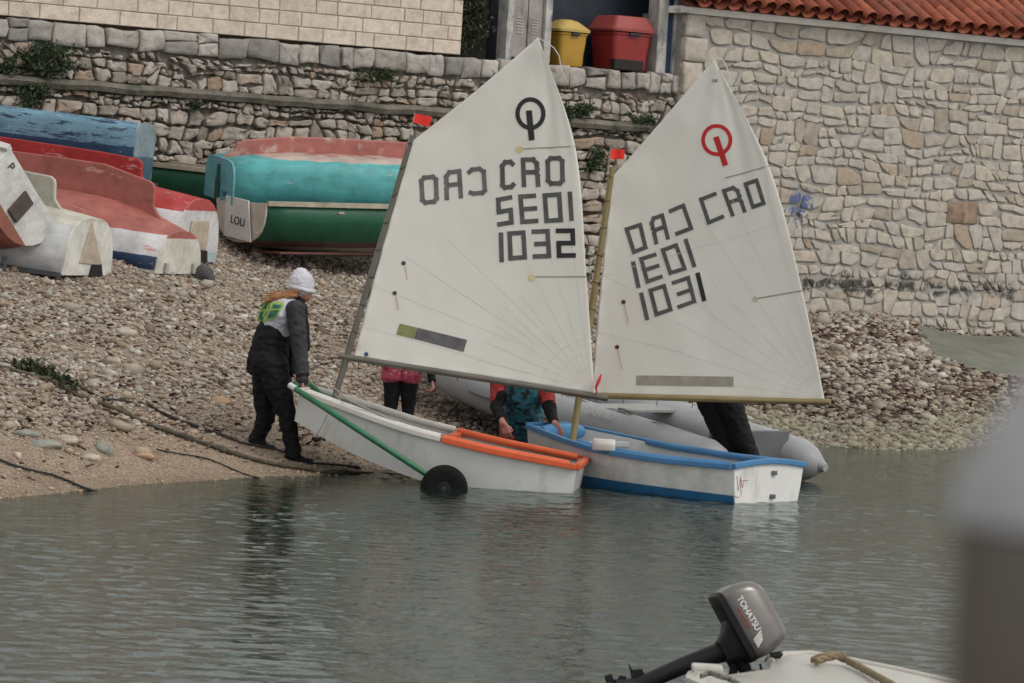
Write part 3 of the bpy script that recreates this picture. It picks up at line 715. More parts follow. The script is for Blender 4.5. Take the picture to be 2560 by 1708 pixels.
# D: bright red keel, white stern with beige recess
mD = band_mat('bright_red_paint', [(0, (0.40, 0.47, 0.50)), (0.08, WHITE), (0.50, RED2)], 0.5, [((0.42, 0.20, 0.18), 0.07, 7, (.5, 2, 2))])
mDt = band_mat('white_red_transom', [(0, (0.36, 0.45, 0.48)), (0.10, (0.56, 0.56, 0.57)), (0.52, (0.42, 0.075, 0.07))], 0.4)
tD, rg = beached('bright_red_boat', 'overturned white boat with bright red keel behind the dusty red one', 480, 660, 39.0, HB, 3.8, 1.2, 0.70, (mD, mDt), .24, .70, p=2.5, tuck=.08, stern_b=.85, pitch=.10)
MB().prism([Vector((-.034, -.22, .13)), Vector((-.034, .22, .13)), Vector((-.034, .20, .42)), Vector((-.034, -.20, .42))], (1, 0, 0), .012).build('panel', m_panel, tD, bevel=.004)
MB().prism([Vector((-.036, -.28, .0)), Vector((-.036, .28, .0)), Vector((-.036, .24, .12)), Vector((-.036, -.24, .12))], (1, 0, 0), .012).build('opening', bpy.data.materials['opening_dark'], tD)
# E: flat bottomed blue boat against the wall
mE = band_mat('flaking_blue_paint', [(0, (0.022, 0.055, 0.12)), (0.34, (0.13, 0.25, 0.33))], 0.75, [((0.016, 0.035, 0.08), 0.13, 7, (.4, 2.5, 2.5)), ((0.34, 0.36, 0.36), 0.02, 16, (.5, 1.5, 1.5))], wob=.05)
mEt = band_mat('flaking_blue_transom', [(0, (0.06, 0.12, 0.18)), (0.25, (0.22, 0.30, 0.34))], 0.8, [((0.20, 0.16, 0.12), .10, 8, None)])
tE, rg = beached('blue_flat_boat', 'flaking blue overturned flat-bottomed boat against the wall', 350, 452, 40.4, math.radians(180 - 7), 4.6, 1.0, 0.62, (mE, mEt), 0, p=11.0, tuck=.03, sink=-.36, stern_b=.9, pitch=.055)
MB().box((1.6, 0, -.16), (3.4, .9, .30)).build('trestle', m_darkrail, tE)
# A: white boat lying on its side, transom to the camera
mA = band_mat('white_heeled_paint', [(-9, (0.26, 0.10, 0.07)), (0.20, (0.55, 0.55, 0.54))], .5, wob=.0)
RA_ = Matrix.Rotation(math.radians(140), 4, 'Z') @ Matrix.Rotation(-.05, 4, 'Y') @ Matrix.Rotation(math.radians(46), 4, 'X')
pA = P(40, 522, 34.9) - (RA_ @ Vector((0, 0, .33)))
tA = root('white_heeled_boat', 'white boat lying heeled over, dark rectangular pad on its stern', 'boat', Matrix.Translation(pA) @ RA_)
rg = [[(x, y, .60 - z) for x, y, z in r] for r in hull_rings(1.7, 1.15, .60, p=2.2, tuck=.12, stern_b=.85)]
hull_part(tA, rg, mA); transom(tA, rg[0], mA); gunwale(tA, rg, mat('white_rail', (.55, .54, .5), .1, 5, .5), .03)
MB().box((-.035, .0, .36), (.03, .16, .27)).build('motor_pad', mat('brown_pad', (.065, .05, .04), .3, 12, .8), tA, bevel=.012)
[MB().tube([P(px_, 640, 35.0), P(px_, 640, 35.0) * 1.0 + Vector((0, 0, gz(P(px_, 640, 35.0).x, 35.0) - P(px_, 640, 35.0).z - .05))], .022, 6).build('trestle_leg', m_darkrail, tA, True) for px_ in (-25, 12)]
# turquoise boat lying on the green boat
HG = math.radians(42)
mT = band_mat('turquoise_paint', [(-.5, (0.075, 0.33, 0.34)), (0.50, (0.44, 0.35, 0.31)), (0.54, (0.32, 0.10, 0.085))], 0.5, [((0.45, 0.37, 0.33), 0.03, 4, (.4, 3, 3))], wob=.04)
mTt = band_mat('turquoise_stern', [(-.5, (0.12, 0.33, 0.37))], .55)
mTk = mat('red_keel_paint', (0.34, 0.12, 0.10), .25, 6, .6, stain=(.5, .36, .32), stain_amt=.4, stain_scale=5)
pT = P(548, 500, 40.3)
tT = root('turquoise_boat', 'overturned turquoise boat with faded red keel lying on the green boat', 'boat', boat_matrix(pT, math.radians(24), .02, math.radians(6)))
rgT = hull_rings(3.6, 1.25, .54, p=5.5, npt=23, tuck=.16, stern_b=.72)
hull_part(tT, rgT, mT); transom(tT, rgT[0], mTt); gunwale(tT, rgT, mat('turq_rail', (.10, .25, .26), .2, 6, .6), .02)
keel(tT, rgT, mTk, 3.6, .17, .12, 3.4, .06, rnd_=.10)
MB().prism([Vector((-.045, -.055, .0)), Vector((-.045, .055, .0)), Vector((-.045, .05, .22)), Vector((-.045, .025, .24)), Vector((-.045, .02, .38)), Vector((-.045, -.02, .38)), Vector((-.045, -.025, .24)), Vector((-.045, -.05, .22))], (1, 0, 0), .03).build('sternpost', mat('dark_green_post', (.018, .06, .045), .2, 8, .7), tT, bevel=.005)
# green boat, upright
mG = band_mat('green_paint', [(-.5, (0.20, 0.18, 0.16)), (0.13, (0.07, 0.035, 0.03)), (0.19, (0.010, 0.070, 0.038)), (.40, (0.011, 0.085, 0.045))], 0.45, wob=.03)
m_cream = mat('cream_rail', (0.36, 0.32, 0.24), .25, 7, .65, stain=(.17, .15, .11), stain_amt=.4)
pG = ghit(600, 650) + Vector((0, .1, .02))
tG = root('green_boat', 'dark green upright rowing boat with a cream gunwale under the turquoise one', 'boat', boat_matrix(pG, HG, .03, 0))
rgG = [[(x, y * (1.0), .58 - z) for x, y, z in r] for r in hull_rings(4.2, 1.35, .56, p=2.6, tuck=.25, stern_b=.62)]
hull_part(tG, rgG, mG); gunwale(tG, rgG, m_cream, .026)
m_paleply = mat('pale_transom', (0.42, 0.37, 0.31), .2, 6, .7, stain=(.36, .25, .12), stain_amt=.5, stain_scale=3)
transom(tG, rgG[0], m_paleply)
for x in (.9, 2.0): MB().box((x, 0, .50), (.2, 1.2, .025)).build('thwart', m_cream, tG, bevel=.005)
MB().box((1.8, 0, .07), (3.2, .8, .02)).build('floor', mat('red_floor', (.12, .045, .035), .3, 7, .7), tG)
# board with lettering on the green boat's transom
R_ = Matrix.Rotation(0, 3, 'Z')
m_board = mat('white_board', (0.50, 0.48, 0.45), .12, 8, .6, stain=(.12, .1, .08), stain_amt=.05, stain_scale=25)
bd = MB().prism([Vector((-.055, .24, .22)), Vector((-.055, -.22, .17)), Vector((-.055, -.16, .60)), Vector((-.055, .22, .64))][::-1], (1, 0, 0), .02)
bo = bd.build('name_board', m_board, tG, bevel=.006)
def text_mesh(name, s, size, mat_, M, parent, world=True, shear=0.0, ext=0.0015, spacing=1.0):
    cu = bpy.data.curves.new(name, 'FONT'); cu.body = s; cu.size = size; cu.extrude = ext; cu.align_x = 'CENTER'; cu.align_y = 'CENTER'; cu.shear = shear; cu.space_character = spacing
    o = bpy.data.objects.new(name, cu); COL.objects.link(o)
    me = bpy.data.meshes.new_from_object(o.evaluated_get(bpy.context.evaluated_depsgraph_get())); bpy.data.objects.remove(o)
    me.transform(M); me.materials.clear(); return link(name, me, mat_, parent, world)
def frame(o, x, y):                       # 4x4: local x along x, y along y, z out
    x = Vector(x).normalized(); y = Vector(y); z = x.cross(y).normalized(); y = z.cross(x)
    M = Matrix((x, y, z)).transposed().to_4x4(); M.translation = Vector(o); return M
m_ink = mat('black_ink', (.02, .02, .025), .1, 5, .6)
text_mesh('lettering', 'LOLI', .12, m_ink, frame((-.06, .0, .38), (0, -1, -.14), (0, -.15, 1)), tG, False)
text_mesh('lettering', 'P', .12, m_ink, frame((-.025, .36, .50), (0, -1, -.1), (0, -.1, 1)), tA, False)
text_mesh('lettering', '2 KE', .075, mat('blue_ink', (.02, .05, .16), .1, 5, .6), frame((-.025, -.20, .09), (0, -1, 0), (0, 0, 1)), tT, False)
# second green boat whose rail shows behind the red ones
pG2 = P(640, 600, 41.6); pG2.z = gz(pG2.x, pG2.y) + .0
tG2 = root('moored_green_boat', 'green boat with cream rail mostly hidden behind the overturned boats', 'boat', boat_matrix(pG2, math.radians(180 - 30), .05, 0))
rg2 = [[(x, y, .60 - z) for x, y, z in r] for r in hull_rings(3.0, 1.1, .58, p=2.6, tuck=.2, stern_b=.6)]
hull_part(tG2, rg2, mG); gunwale(tG2, rg2, m_cream, .026); transom(tG2, rg2[0], mG)
# dark grey stone-like fender by the boats
def rock(name, label, cat, p, r, sq, mat_, seed, group=None, sub=3, amp=.25):
    bm = bmesh.new(); bmesh.ops.create_icosphere(bm, subdivisions=sub, radius=1)
    for v in bm.verts:
        n_ = mnoise.noise(v.co * 1.3 + Vector((seed * 7.1, seed, 0))) * amp + mnoise.noise(v.co * 3.1 + Vector((seed, 3, 0))) * amp * .3
        v.co *= 1 + n_
    for v in bm.verts: v.co = Vector((v.co.x * r * sq[0], v.co.y * r * sq[1], v.co.z * r * sq[2])) 
    me = bpy.data.meshes.new(name); bm.to_mesh(me); bm.free(); me.polygons.foreach_set('use_smooth', [True] * len(me.polygons))
    o = link(name, me, mat_); o.location = p; o.rotation_euler = (0, 0, seed * 1.7); return tag(o, label, cat, group)
p = ghit(500, 705); rock('boulder', 'dark grey rounded boulder at the stern of the dusty red boat', 'rock', p + Vector((0, .12, .05)), .14, (1.15, 1, .8), mat('dark_rock', (.055, .055, .055), .3, 9, .85, .6, 30, .01), 1)
m_grock = mat('algae_rock', (0.23, 0.235, 0.20), .35, 7, .9, .6, 30, .02, stain=(.24, .20, .10), stain_amt=.3)
m_prock = mat('pale_rock', (0.40, 0.35, 0.29), .3, 7, .9, .6, 30, .02)
m_orock = mat('orange_rock', (0.36, 0.24, 0.15), .3, 7, .9, .6, 30, .02)
for i, (px, py, r, sq, mm, lab) in enumerate([
    (545, 1010, .095, (1.1, .9, .55), m_orock, 'orange tinted rock on the gravel left of the black waders'),
    (255, 1130, .085, (1.0, .9, .75), m_grock, 'green algae covered rock, most upright of the row near the left shore'),
    (105, 1118, .10, (1.6, .8, .45), m_grock, 'long flat green rock nearest the left picture edge'),
    (165, 1105, .09, (1.6, .8, .45), m_prock, 'flat pale tan rock between the green rocks on the left shore'),
    (60, 1090, .09, (1.3, .9, .4), m_grock, 'flattened grey green rock uppermost of the left shore rocks'),
    (350, 1143, .085, (1.5, .9, .5), m_orock, 'brown green rock at the right end of the left shore row'),
    (225, 1150, .07, (1.3, .9, .5), m_prock, 'small pale rock below the upright green rock'),
    (245, 682, .10, (1.0, .9, .8), m_prock, 'pale round stone under the stern of the off-white boat'),
    (315, 838, .10, (1.2, .9, .55), m_prock, 'pale flat stone amid the pebbles above the thick rope')]):
    p = ghit(px, py); rock('rock', lab, 'rock', p + Vector((0, .05, .01)), r, sq, mm, i + 2)

# ------------------------------------------------------------------ pebbles and weed on the beach
ph = (1 + 5 ** .5) / 2
ICO = np.array([(-1, ph, 0), (1, ph, 0), (-1, -ph, 0), (1, -ph, 0), (0, -1, ph), (0, 1, ph), (0, -1, -ph), (0, 1, -ph), (ph, 0, -1), (ph, 0, 1), (-ph, 0, -1), (-ph, 0, 1)]) / math.hypot(1, ph)
ICF = np.array([(0, 11, 5), (0, 5, 1), (0, 1, 7), (0, 7, 10), (0, 10, 11), (1, 5, 9), (5, 11, 4), (11, 10, 2), (10, 7, 6), (7, 1, 8), (3, 9, 4), (3, 4, 2), (3, 2, 6), (3, 6, 8), (3, 8, 9), (4, 9, 5), (2, 4, 11), (6, 2, 10), (8, 6, 7), (9, 8, 1)])
def scatter_region(n):
    X = rng.uniform(-7, 8, n); Y = rng.uniform(24, 51, n)
    kx = X / Y * F_PX + 1280
    d = Y - shore(X)
    u_ = (X - W0.x) * WN.x + (Y - W0.y) * WN.y
    ok = (kx > -120) & (kx < 2700) & (d > -0.6) & (u_ > 0.05)
    # slipway stays clear
    return X[ok], Y[ok], d[ok]
SL = [(RA.x + .05, RA.y), (RD.x + .15, RD.y + .12), (RC.x, RC.y + .15), (RB.x, RB.y)]
def in_poly(X, Y, poly):
    r = np.zeros(len(X), bool); k = len(poly)
    for i in range(k):
        (x1, y1), (x2, y2) = poly[i], poly[(i + 1) % k]
        c = ((y1 > Y) != (y2 > Y)) & (X < (x2 - x1) * (Y - y1) / (y2 - y1 + 1e-9) + x1); r ^= c
    return r
def pebbles(name, X, Y, R, flat, mat_, parent=None, kind='stuff', sink=.25, elong=(.75, 1.5)):
    n = len(X); sx = R * rng.uniform(*elong, n); sy = R * rng.uniform(.7, 1.1, n); sz = R * rng.uniform(flat[0], flat[1], n)
    a = rng.uniform(0, 6.28, n); tl = rng.normal(0, .25, n)
    V = ICO[None] * (1 + rng.normal(0, .13, (n, 12, 1)))
    V = V * np.stack([sx, sy, sz], -1)[:, None]
    ct, st = np.cos(tl)[:, None], np.sin(tl)[:, None]
    V = np.stack([V[..., 0] * ct - V[..., 2] * st, V[..., 1], V[..., 0] * st + V[..., 2] * ct], -1)
    c, s = np.cos(a)[:, None], np.sin(a)[:, None]
    V = np.stack([V[..., 0] * c - V[..., 1] * s, V[..., 0] * s + V[..., 1] * c, V[..., 2]], -1)
    Z = ground(X, Y) + sz * (1 - 2 * sink) * rng.uniform(.3, 1.1, n)
    V += np.stack([X, Y, Z], -1)[:, None]
    T = (ICF[None] + (np.arange(n) * 12)[:, None, None]).reshape(-1, 3)
    o = np_mesh(name, V.reshape(-1, 3), T, mat_, smooth=True, attr={'tone': np.repeat(rng.random(n), 12)})
    return tag(o, kind=kind)
def m_pebble():
    m, n, b = new_mat('pebble'); v = wpos(n)
    at = N(n, 'ShaderNodeAttribute', attribute_name='tone')
    c = ramp(n, at.outputs['Fac'], [(0, (0.11, 0.08, 0.06)), (0.12, (0.19, 0.145, 0.115)), (0.22, (0.28, 0.22, 0.16)), (0.36, (0.33, 0.285, 0.235)), (0.48, (0.27, 0.25, 0.22)), (0.6, (0.39, 0.335, 0.275)), (0.72, (0.31, 0.30, 0.26)), (0.82, (0.36, 0.29, 0.215)), (0.93, (0.43, 0.395, 0.35)), (1, (0.54, 0.51, 0.47))])
    sep = N(n, 'ShaderNodeSeparateXYZ'); n.links.new(v, sep.inputs[0])
    # greener, algae-grown stones low on the right part of the shore; tan fine gravel at the left waterline
    gr = mth(n, 'MULTIPLY', smask(n, sep.outputs['X'], 1.0, 2.8), smask(n, sep.outputs['Z'], 0.75, 0.1))
    c = mixc(n, mth(n, 'MULTIPLY', gr, 0.5), c, (0.19, 0.19, 0.125))
    tn = mth(n, 'MULTIPLY', smask(n, sep.outputs['X'], 0.0, -1.5), smask(n, sep.outputs['Z'], 0.55, 0.1))
    c = mixc(n, mth(n, 'MULTIPLY', tn, 0.62), c, (0.36, 0.265, 0.18))
    dk = smask(n, nz(n, v, 0.9, 5, 0.6), 0.50, 0.66)
    c = mixc(n, mth(n, 'MULTIPLY', dk, 0.35), c, (0.13, 0.085, 0.065))
    c = mixc(n, 1.0, c, ramp(n, nz(n, v, 60, 3), [(0.3, (0.75, 0.74, 0.73)), (0.7, (1.1, 1.1, 1.1))]), 'MULTIPLY')
    n.links.new(c, b.inputs['Base Color']); b.inputs['Roughness'].default_value = 0.85; b.inputs['Specular IOR Level'].default_value = 0.25
    return m
mp_ = m_pebble()
X, Y, d = scatter_region(330000)
keepp = rng.random(len(X)) < np.interp(d, [-.6, .0, .8, 3, 9], [.7, 1, 1, .95, .75]); X, Y, d = X[keepp], Y[keepp], d[keepp]
ok = ~in_poly(X, Y, SL); X, Y, d = X[ok], Y[ok], d[ok]
R = np.exp(rng.normal(math.log(.0148), .46, len(X)))
fine = np.clip((X + .3) / -1.0, 0, 1) * np.clip(1.9 - d * .65, 0, 1)
R *= 1 - .55 * fine
R = np.where(X > .8, R * 1.35, R)
print('pebbles', len(X))
pebbles('pebbles', X, Y, np.clip(R, .008, .06), (.45, .8), mp_)
X, Y, d = scatter_region(2600); ok = (~in_poly(X, Y, SL)) & ((d > 1.0) | (X > .8)) ; X, Y = X[ok], Y[ok]
pebbles('cobbles', X, Y, np.exp(rng.normal(math.log(.042), .3, len(X))), (.4, .7), mp_, sink=.15)
X, Y, d = scatter_region(40000); ok = (X > 1.0) & ~in_poly(X, Y, SL) & (rng.random(len(X)) < .16) & (d > -.2); X, Y = X[ok], Y[ok]
pebbles('shore_stones', X, Y, np.exp(rng.normal(math.log(.048), .35, len(X))), (.4, .75), mp_, sink=.12)
X, Y, d = scatter_region(150000)
band = np.exp(-((d - 2.2 - .5 * np.sin(X * 1.3)) / .5) ** 2) + np.exp(-((d - 4.6 - .6 * np.sin(X * 1.1 + 2)) / .8) ** 2) + .9 * np.exp(-((d - 7.2) / .9) ** 2) + .12 + 2.2 * np.exp(-((d - 2.9 - .15 * (X - 3) - .3 * np.sin(X * 2.7)) / .75) ** 2) * (X > 1.9)
ok = (rng.random(len(X)) < band * np.where(X > 1.5, .62, .36)) & ~in_poly(X, Y, SL) & (d > .5); X, Y = X[ok], Y[ok]
Xw, Yw, dw = scatter_region(170000); ok = (Xw > 1.9) & ~in_poly(Xw, Yw, SL) & (rng.random(len(Xw)) < .75 * np.exp(-((dw - 3.2 - .3 * np.sin(Xw * 2.7)) / .8) ** 2)); X = np.r_[X, Xw[ok]]; Y = np.r_[Y, Yw[ok]]
m_weed = mat('dead_seaweed', (0.085, 0.042, 0.030), .5, 30, .8, world=True)
pebbles('dead_seaweed', X, Y, np.where(X > 1.9, 1.6, 1.0) * rng.uniform(.010, .030, len(X)), (.10, .3), m_weed, sink=-.6, elong=(.8, 2.6))

# ropes on the beach
def ground_rope(name, label, pix, r, mat_, lump=0.0, rise=.6, parent=None, seed=0):
    pts = []
    for (x0, y0), (x1, y1) in zip(pix[:-1], pix[1:]):
        a, b = ghit(x0, y0), ghit(x1, y1); k = max(2, int((b - a).length / .06))
        pts += [a.lerp(b, i / k) for i in range(k)]
    pts.append(ghit(*pix[-1])); rad = []
    for i, p in enumerate(pts):
        p.x += mnoise.noise((i * .13, seed, 0)) * .03; p.y += mnoise.noise((i * .11, seed, 7)) * .10
        q = r * (1 + lump * abs(mnoise.noise((i * .35, seed, 2))) * 2); rad.append(q); p.z = max(gz(p.x, p.y), -.05) + q * rise + .012
    o = MB().tube(pts, rad, 8).build(name, mat_, parent, smooth=60)
    return tag(o, label, 'rope') if parent is None else o
m_rope = mat('weedy_rope', (0.10, 0.085, 0.06), .5, 18, .95, .9, 60, .02, stain=(.04, .045, .025), stain_amt=.6, stain_scale=6, world=True)
m_dkrope = mat('dark_rope', (0.035, 0.033, 0.028), .4, 18, .9, .9, 60, .02, world=True)
ground_rope('mooring_rope', 'thick weed-grown rope running down the beach to the feet in black waders', [(0, 925), (50, 935), (120, 955), (200, 998), (300, 1035), (420, 1088), (560, 1135), (680, 1165), (800, 1185), (930, 1192)], .015, m_rope, .9)
ground_rope('mooring_rope', 'second dark rope just above the thick weed-grown one', [(130, 940), (260, 1005), (375, 1020), (470, 1065), (600, 1110), (690, 1130), (790, 1165), (900, 1180)], .009, m_dkrope, .5, seed=3)
ground_rope('mooring_rope', 'black rope entering the water at the far left shore', [(-30, 1145), (50, 1172), (130, 1195), (260, 1242)], .009, m_dkrope, .3, seed=5)
ground_rope('mooring_rope', 'thin rope entering the water below the waders', [(390, 1128), (520, 1155), (650, 1197)], .006, m_dkrope, .2, seed=9)
a_, b_ = tG.matrix_world @ Vector((-.06, -.30, .30)), ghit(770, 642)
a_ = Matrix(ROOTM[tG.name]) @ Vector((-.07, -.33, .28))
tag(MB().tube([a_.lerp(b_, i / 10) - Vector((0, 0, .05 * math.sin(math.pi * i / 10))) for i in range(11)], .006, 6).build('painter_line', mat('pale_rope', (.42, .38, .32), .2, 30, .9), smooth=60), 'thin pale rope from the lettered board down to the pebbles', 'rope')

# ------------------------------------------------------------------ plants
def leaves(name, centres, n, spread, size, mat_, parent, droop=.3):
    C = np.array([tuple(c) for c in centres]); idx = rng.integers(0, len(C), n)
    c = C[idx] + rng.normal(0, 1, (n, 3)) * np.asarray(spread)
    a = rng.normal(0, 1, (n, 3)); a[:, 2] -= droop; a /= np.linalg.norm(a, axis=1)[:, None]
    b = np.cross(a, rng.normal(0, 1, (n, 3))); b /= np.linalg.norm(b, axis=1)[:, None] + 1e-9
    L = size * rng.uniform(.6, 1.5, n)[:, None]; W = L * .45
    nn = np.cross(a, b)
    V = np.stack([c, c + a * L * .5 + b * W * .5 + nn * L * .08, c + a * L, c + a * L * .5 - b * W * .5 + nn * L * .08], 1)
    T = (np.array([[0, 1, 2], [0, 2, 3]])[None] + (np.arange(n) * 4)[:, None, None]).reshape(-1, 3)
    return np_mesh(name, V.reshape(-1, 3), T, mat_, parent, True, False, {'tone': np.repeat(rng.random(n), 4)})
def m_leaf(name, stops):
    m, n, b = new_mat(name); at = N(n, 'ShaderNodeAttribute', attribute_name='tone')
    n.links.new(ramp(n, at.outputs['Fac'], stops), b.inputs['Base Color']); b.inputs['Roughness'].default_value = .6; b.inputs['Specular IOR Level'].default_value = .25
    return m
m_lf = m_leaf('wall_leaf', [(0, (.012, .025, .012)), (.5, (.028, .05, .022)), (.85, (.05, .075, .03)), (1, (.09, .10, .05))])
m_stem = mat('plant_stem', (.07, .055, .035), .3, 20, .9)
def wall_plant(px, py, w_, h_, label, n=700, off=.08, size=.045):
    u, z = wuz(px, py, off); base = wp(u, z, off - .06); t = root('wall_plant', label, 'plant', base, 'plants growing from the retaining wall')
    k = w_ / 225; kz = h_ / 225
    cs = [wp(u + rng.uniform(-.5, .5) * k, z + rng.uniform(-.5, .5) * kz - .0, off + rng.uniform(-.02, .06)) for _ in range(14)]
    leaves('foliage', cs, n, (k * .10 + .015, k * .08 + .015, kz * .10 + .01), size, m_lf, t)
    mb = MB()
    for c in cs: mb.tube([base, base.lerp(c, .5) + Vector((0, 0, .02)), c], .004, 5)
    mb.build('stem', m_stem, t, True)
for a in [(118, 138, 135, 62, 'largest dark green bush near the top left of the retaining wall', 1500), (6, 165, 40, 34, 'small dark bush at the left edge below the top blocks', 350),
          (70, 228, 80, 60, 'dark bush under the ledge above the blue boat', 800), (135, 178, 60, 14, 'low tuft on the ledge below the largest bush', 160), (485, 268, 26, 26, 'tiny tuft beneath the ledge left of the turquoise boat', 110),
          (1440, 278, 70, 36, 'green clump right of the left sail just above the ledge', 520), (1608, 306, 60, 34, 'green clump on the ledge left of the right sail head', 450), (1488, 402, 46, 56, 'green clump beside the red masthead flag of the right sail', 480), (938, 185, 90, 30, 'thin grassy tuft below the coping left of the left sail head', 300)]:
    wall_plant(*a)
t = root('hanging_vine', 'dark tangled vine hanging at the corner of the block building', 'plant', wp(uB + .1, zTop, -.3))
cs = [wp(uB + rng.uniform(.02, .42), zTop + rng.uniform(.08, 1.2), -.38 + rng.uniform(-.15, .2)) for _ in range(60)] + [wp(uB + rng.uniform(.4, .62), zTop + rng.uniform(.35, .6), -.35) for _ in range(6)]
leaves('foliage', cs, 5000, (.05, .05, .09), .05, m_leaf('vine_leaf', [(0, (.012, .018, .010)), (.6, (.03, .038, .020)), (.9, (.055, .055, .032)), (1, (.10, .085, .06))]), t, .9)
mb = MB()
for c in cs[::4]: mb.tube([wp(uB + .15, zTop, -.5), c], .006, 5)
mb.build('stem', m_stem, t, True)
p_ = ghit(90, 940); t = root('seaweed_clump', 'green seaweed clump lying on the thick rope at left', 'seaweed', p_)
cs = [ghit(x, y) + Vector((0, 0, .04)) for x, y in ((60, 928), (85, 935), (110, 945), (140, 962), (165, 975))]
leaves('weed', cs, 900, (.06, .05, .025), .05, m_leaf('sea_weed', [(0, (.02, .025, .012)), (.6, (.05, .06, .03)), (1, (.10, .09, .06))]), t, .2)
# ------------------------------------------------------------------ sailing dinghies
def opti_sections(n=16):
    S = []
    for i in range(n + 1):
        x = 2.3 * i / n; s = i / n
        b = np.interp(s, [0, .25, .5, .75, 1], [.47, .545, .56, .47, .27]); c = np.interp(s, [0, .25, .5, .75, 1], [.41, .46, .46, .38, .21])
        zs = np.interp(s, [0, .3, .6, 1], [.40, .385, .40, .50]); zb = .05 * (1 - s / .35) ** 2 if s < .35 else .24 * ((s - .35) / .65) ** 2
        S.append((x, b, c, zs, zb))
    return S
OS = opti_sections()
def sheer(side, lo=0.0, hi=1.0, n=24, out=0.0, dz=0.0):
    pts = []
    for k in range(n + 1):
        x = 2.3 * (lo + (hi - lo) * k / n)
        b = np.interp(x, [q[0] for q in OS], [q[1] for q in OS]); z = np.interp(x, [q[0] for q in OS], [q[3] for q in OS])
        pts.append(Vector((x, side * (b + out), z + dz)))
    return pts
SQ = [(-1, -1), (1, -1), (1, 1), (-1, 1)]
def opti_hull(t, m_out, m_in, m_tr):
    rings = []
    for x, b, c, zs, zb in OS:
        zm = zb + (zs - zb) * .5; bm_ = c + (b - c) * .62
        o_ = [(x, b, zs), (x, bm_, zm), (x, c, zb + .012), (x, 0, zb), (x, -c, zb + .012), (x, -bm_, zm), (x, -b, zs)]
        rings.append([Vector(v) for v in o_])
    n = 7; mb = MB(); V = [v for r in rings for v in r]; Fc = [(i * n + k, i * n + k + 1, (i + 1) * n + k + 1, (i + 1) * n + k) for i in range(len(rings) - 1) for k in range(n - 1)]
    mb.add(V, Fc); h = mb.build('hull', [m_out], t, smooth=30)
    inn = []
    for x, b, c, zs, zb in OS:
        f = .018; inn.append([Vector((x, b - f, zs + .002)), Vector((x, c - f * 1.5, zb + .05)), Vector((x, -c + f * 1.5, zb + .05)), Vector((x, -b + f, zs + .002))])
    n = 4; V = [v for r in inn for v in r]; Fc = [(i * n + k, (i + 1) * n + k, (i + 1) * n + k + 1, i * n + k + 1) for i in range(len(inn) - 1) for k in range(n - 1)]
    MB().add(V, Fc).build('inner_shell', m_in, t, smooth=30)
    MB().prism([Vector((-.012, v.y, v.z)) for v in rings[0]], (1, 0, 0), .03).build('stern_transom', m_tr, t, bevel=.004)
    MB().prism([Vector((2.285, v.y, v.z)) for v in rings[-1]], (1, 0, 0), .03).build('bow_transom', m_tr, t, bevel=.004)
    MB().box((1.02, 0, .27), (.16, .98, .03)).build('thwart', m_in, t, bevel=.006)
    MB().box((1.78, 0, .395), (.10, .78, .04)).build('mast_thwart', m_in, t, bevel=.006)
    MB().box((1.16, 0, .17), (.32, .06, .20)).build('daggerboard_case', m_in, t, bevel=.006)
    for s in (-1, 1): MB().tube([(.55, s * .36, .17), (.75, s * .40, .18), (1.0, s * .41, .18), (1.25, s * .40, .18), (1.4, s * .37, .18)], [.05, .085, .09, .085, .05], 10).build('air_bag', mat('air_bag', (.5, .5, .5), .1, 5, .4), t, smooth=60)
m_gel = mat('white_gelcoat', (0.62, 0.615, 0.60), .08, 3, .28, stain=(.47, .455, .42), stain_amt=.5, stain_scale=5, stain_sc3=(1, 1, .4))
m_gelin = mat('white_inside', (0.48, 0.48, 0.46), .10, 4, .5)
m_or = mat('orange_rail', (0.58, 0.095, 0.028), .12, 6, .45); m_wr = mat('white_rubber_rail', (0.52, 0.50, 0.46), .12, 8, .5, stain=(.35, .32, .26), stain_amt=.4)
m_bl = mat('blue_rail', (0.05, 0.18, 0.36), .15, 6, .45); m_bl2 = mat('light_blue_bag', (0.06, 0.25, 0.48), .2, 6, .35)
m_hull2 = band_mat('white_hull_blue_bottom', [(-1, (0.02, 0.11, 0.24)), (0.168, (0.61, 0.605, 0.59))], .35, streak=False, wob=0.0)
m_mast1 = mat('grey_spar', (0.135, 0.125, 0.105), .2, 5, .45, metal=.3); m_mast2 = mat('gold_spar', (0.26, 0.205, 0.095), .2, 5, .45, metal=.3)
m_line = mat('thin_cord', (.3, .28, .25), .2, 50, .9); m_redcord = mat('red_cord', (.35, .05, .04), .2, 50, .9)
m_black = mat('black_plastic', (.008, .008, .009), .3, 12, .65, spec=.2)
def m_sail():
    m, n, b = new_mat('sail_cloth'); v = wpos(n); out = n.nodes['Material Output']
    f = nz(n, v, 2.2, 5); c = ramp(n, f, [(0.3, (0.76, 0.74, 0.69)), (0.7, (0.82, 0.805, 0.76))])
    n.links.new(c, b.inputs['Base Color']); b.inputs['Roughness'].default_value = .55; b.inputs['Specular IOR Level'].default_value = .25
    bump(n, b, nz(n, v, 4, 5, .5), .16, .03)
    tl = N(n, 'ShaderNodeBsdfTranslucent', ins={'Color': (.72, .69, .60, 1)}); mx = N(n, 'ShaderNodeMixShader', ins={0: .28})
    n.links.new(b.outputs[0], mx.inputs[1]); n.links.new(tl.outputs[0], mx.inputs[2]); n.links.new(mx.outputs[0], out.inputs['Surface']); return m
M_SAIL = m_sail()
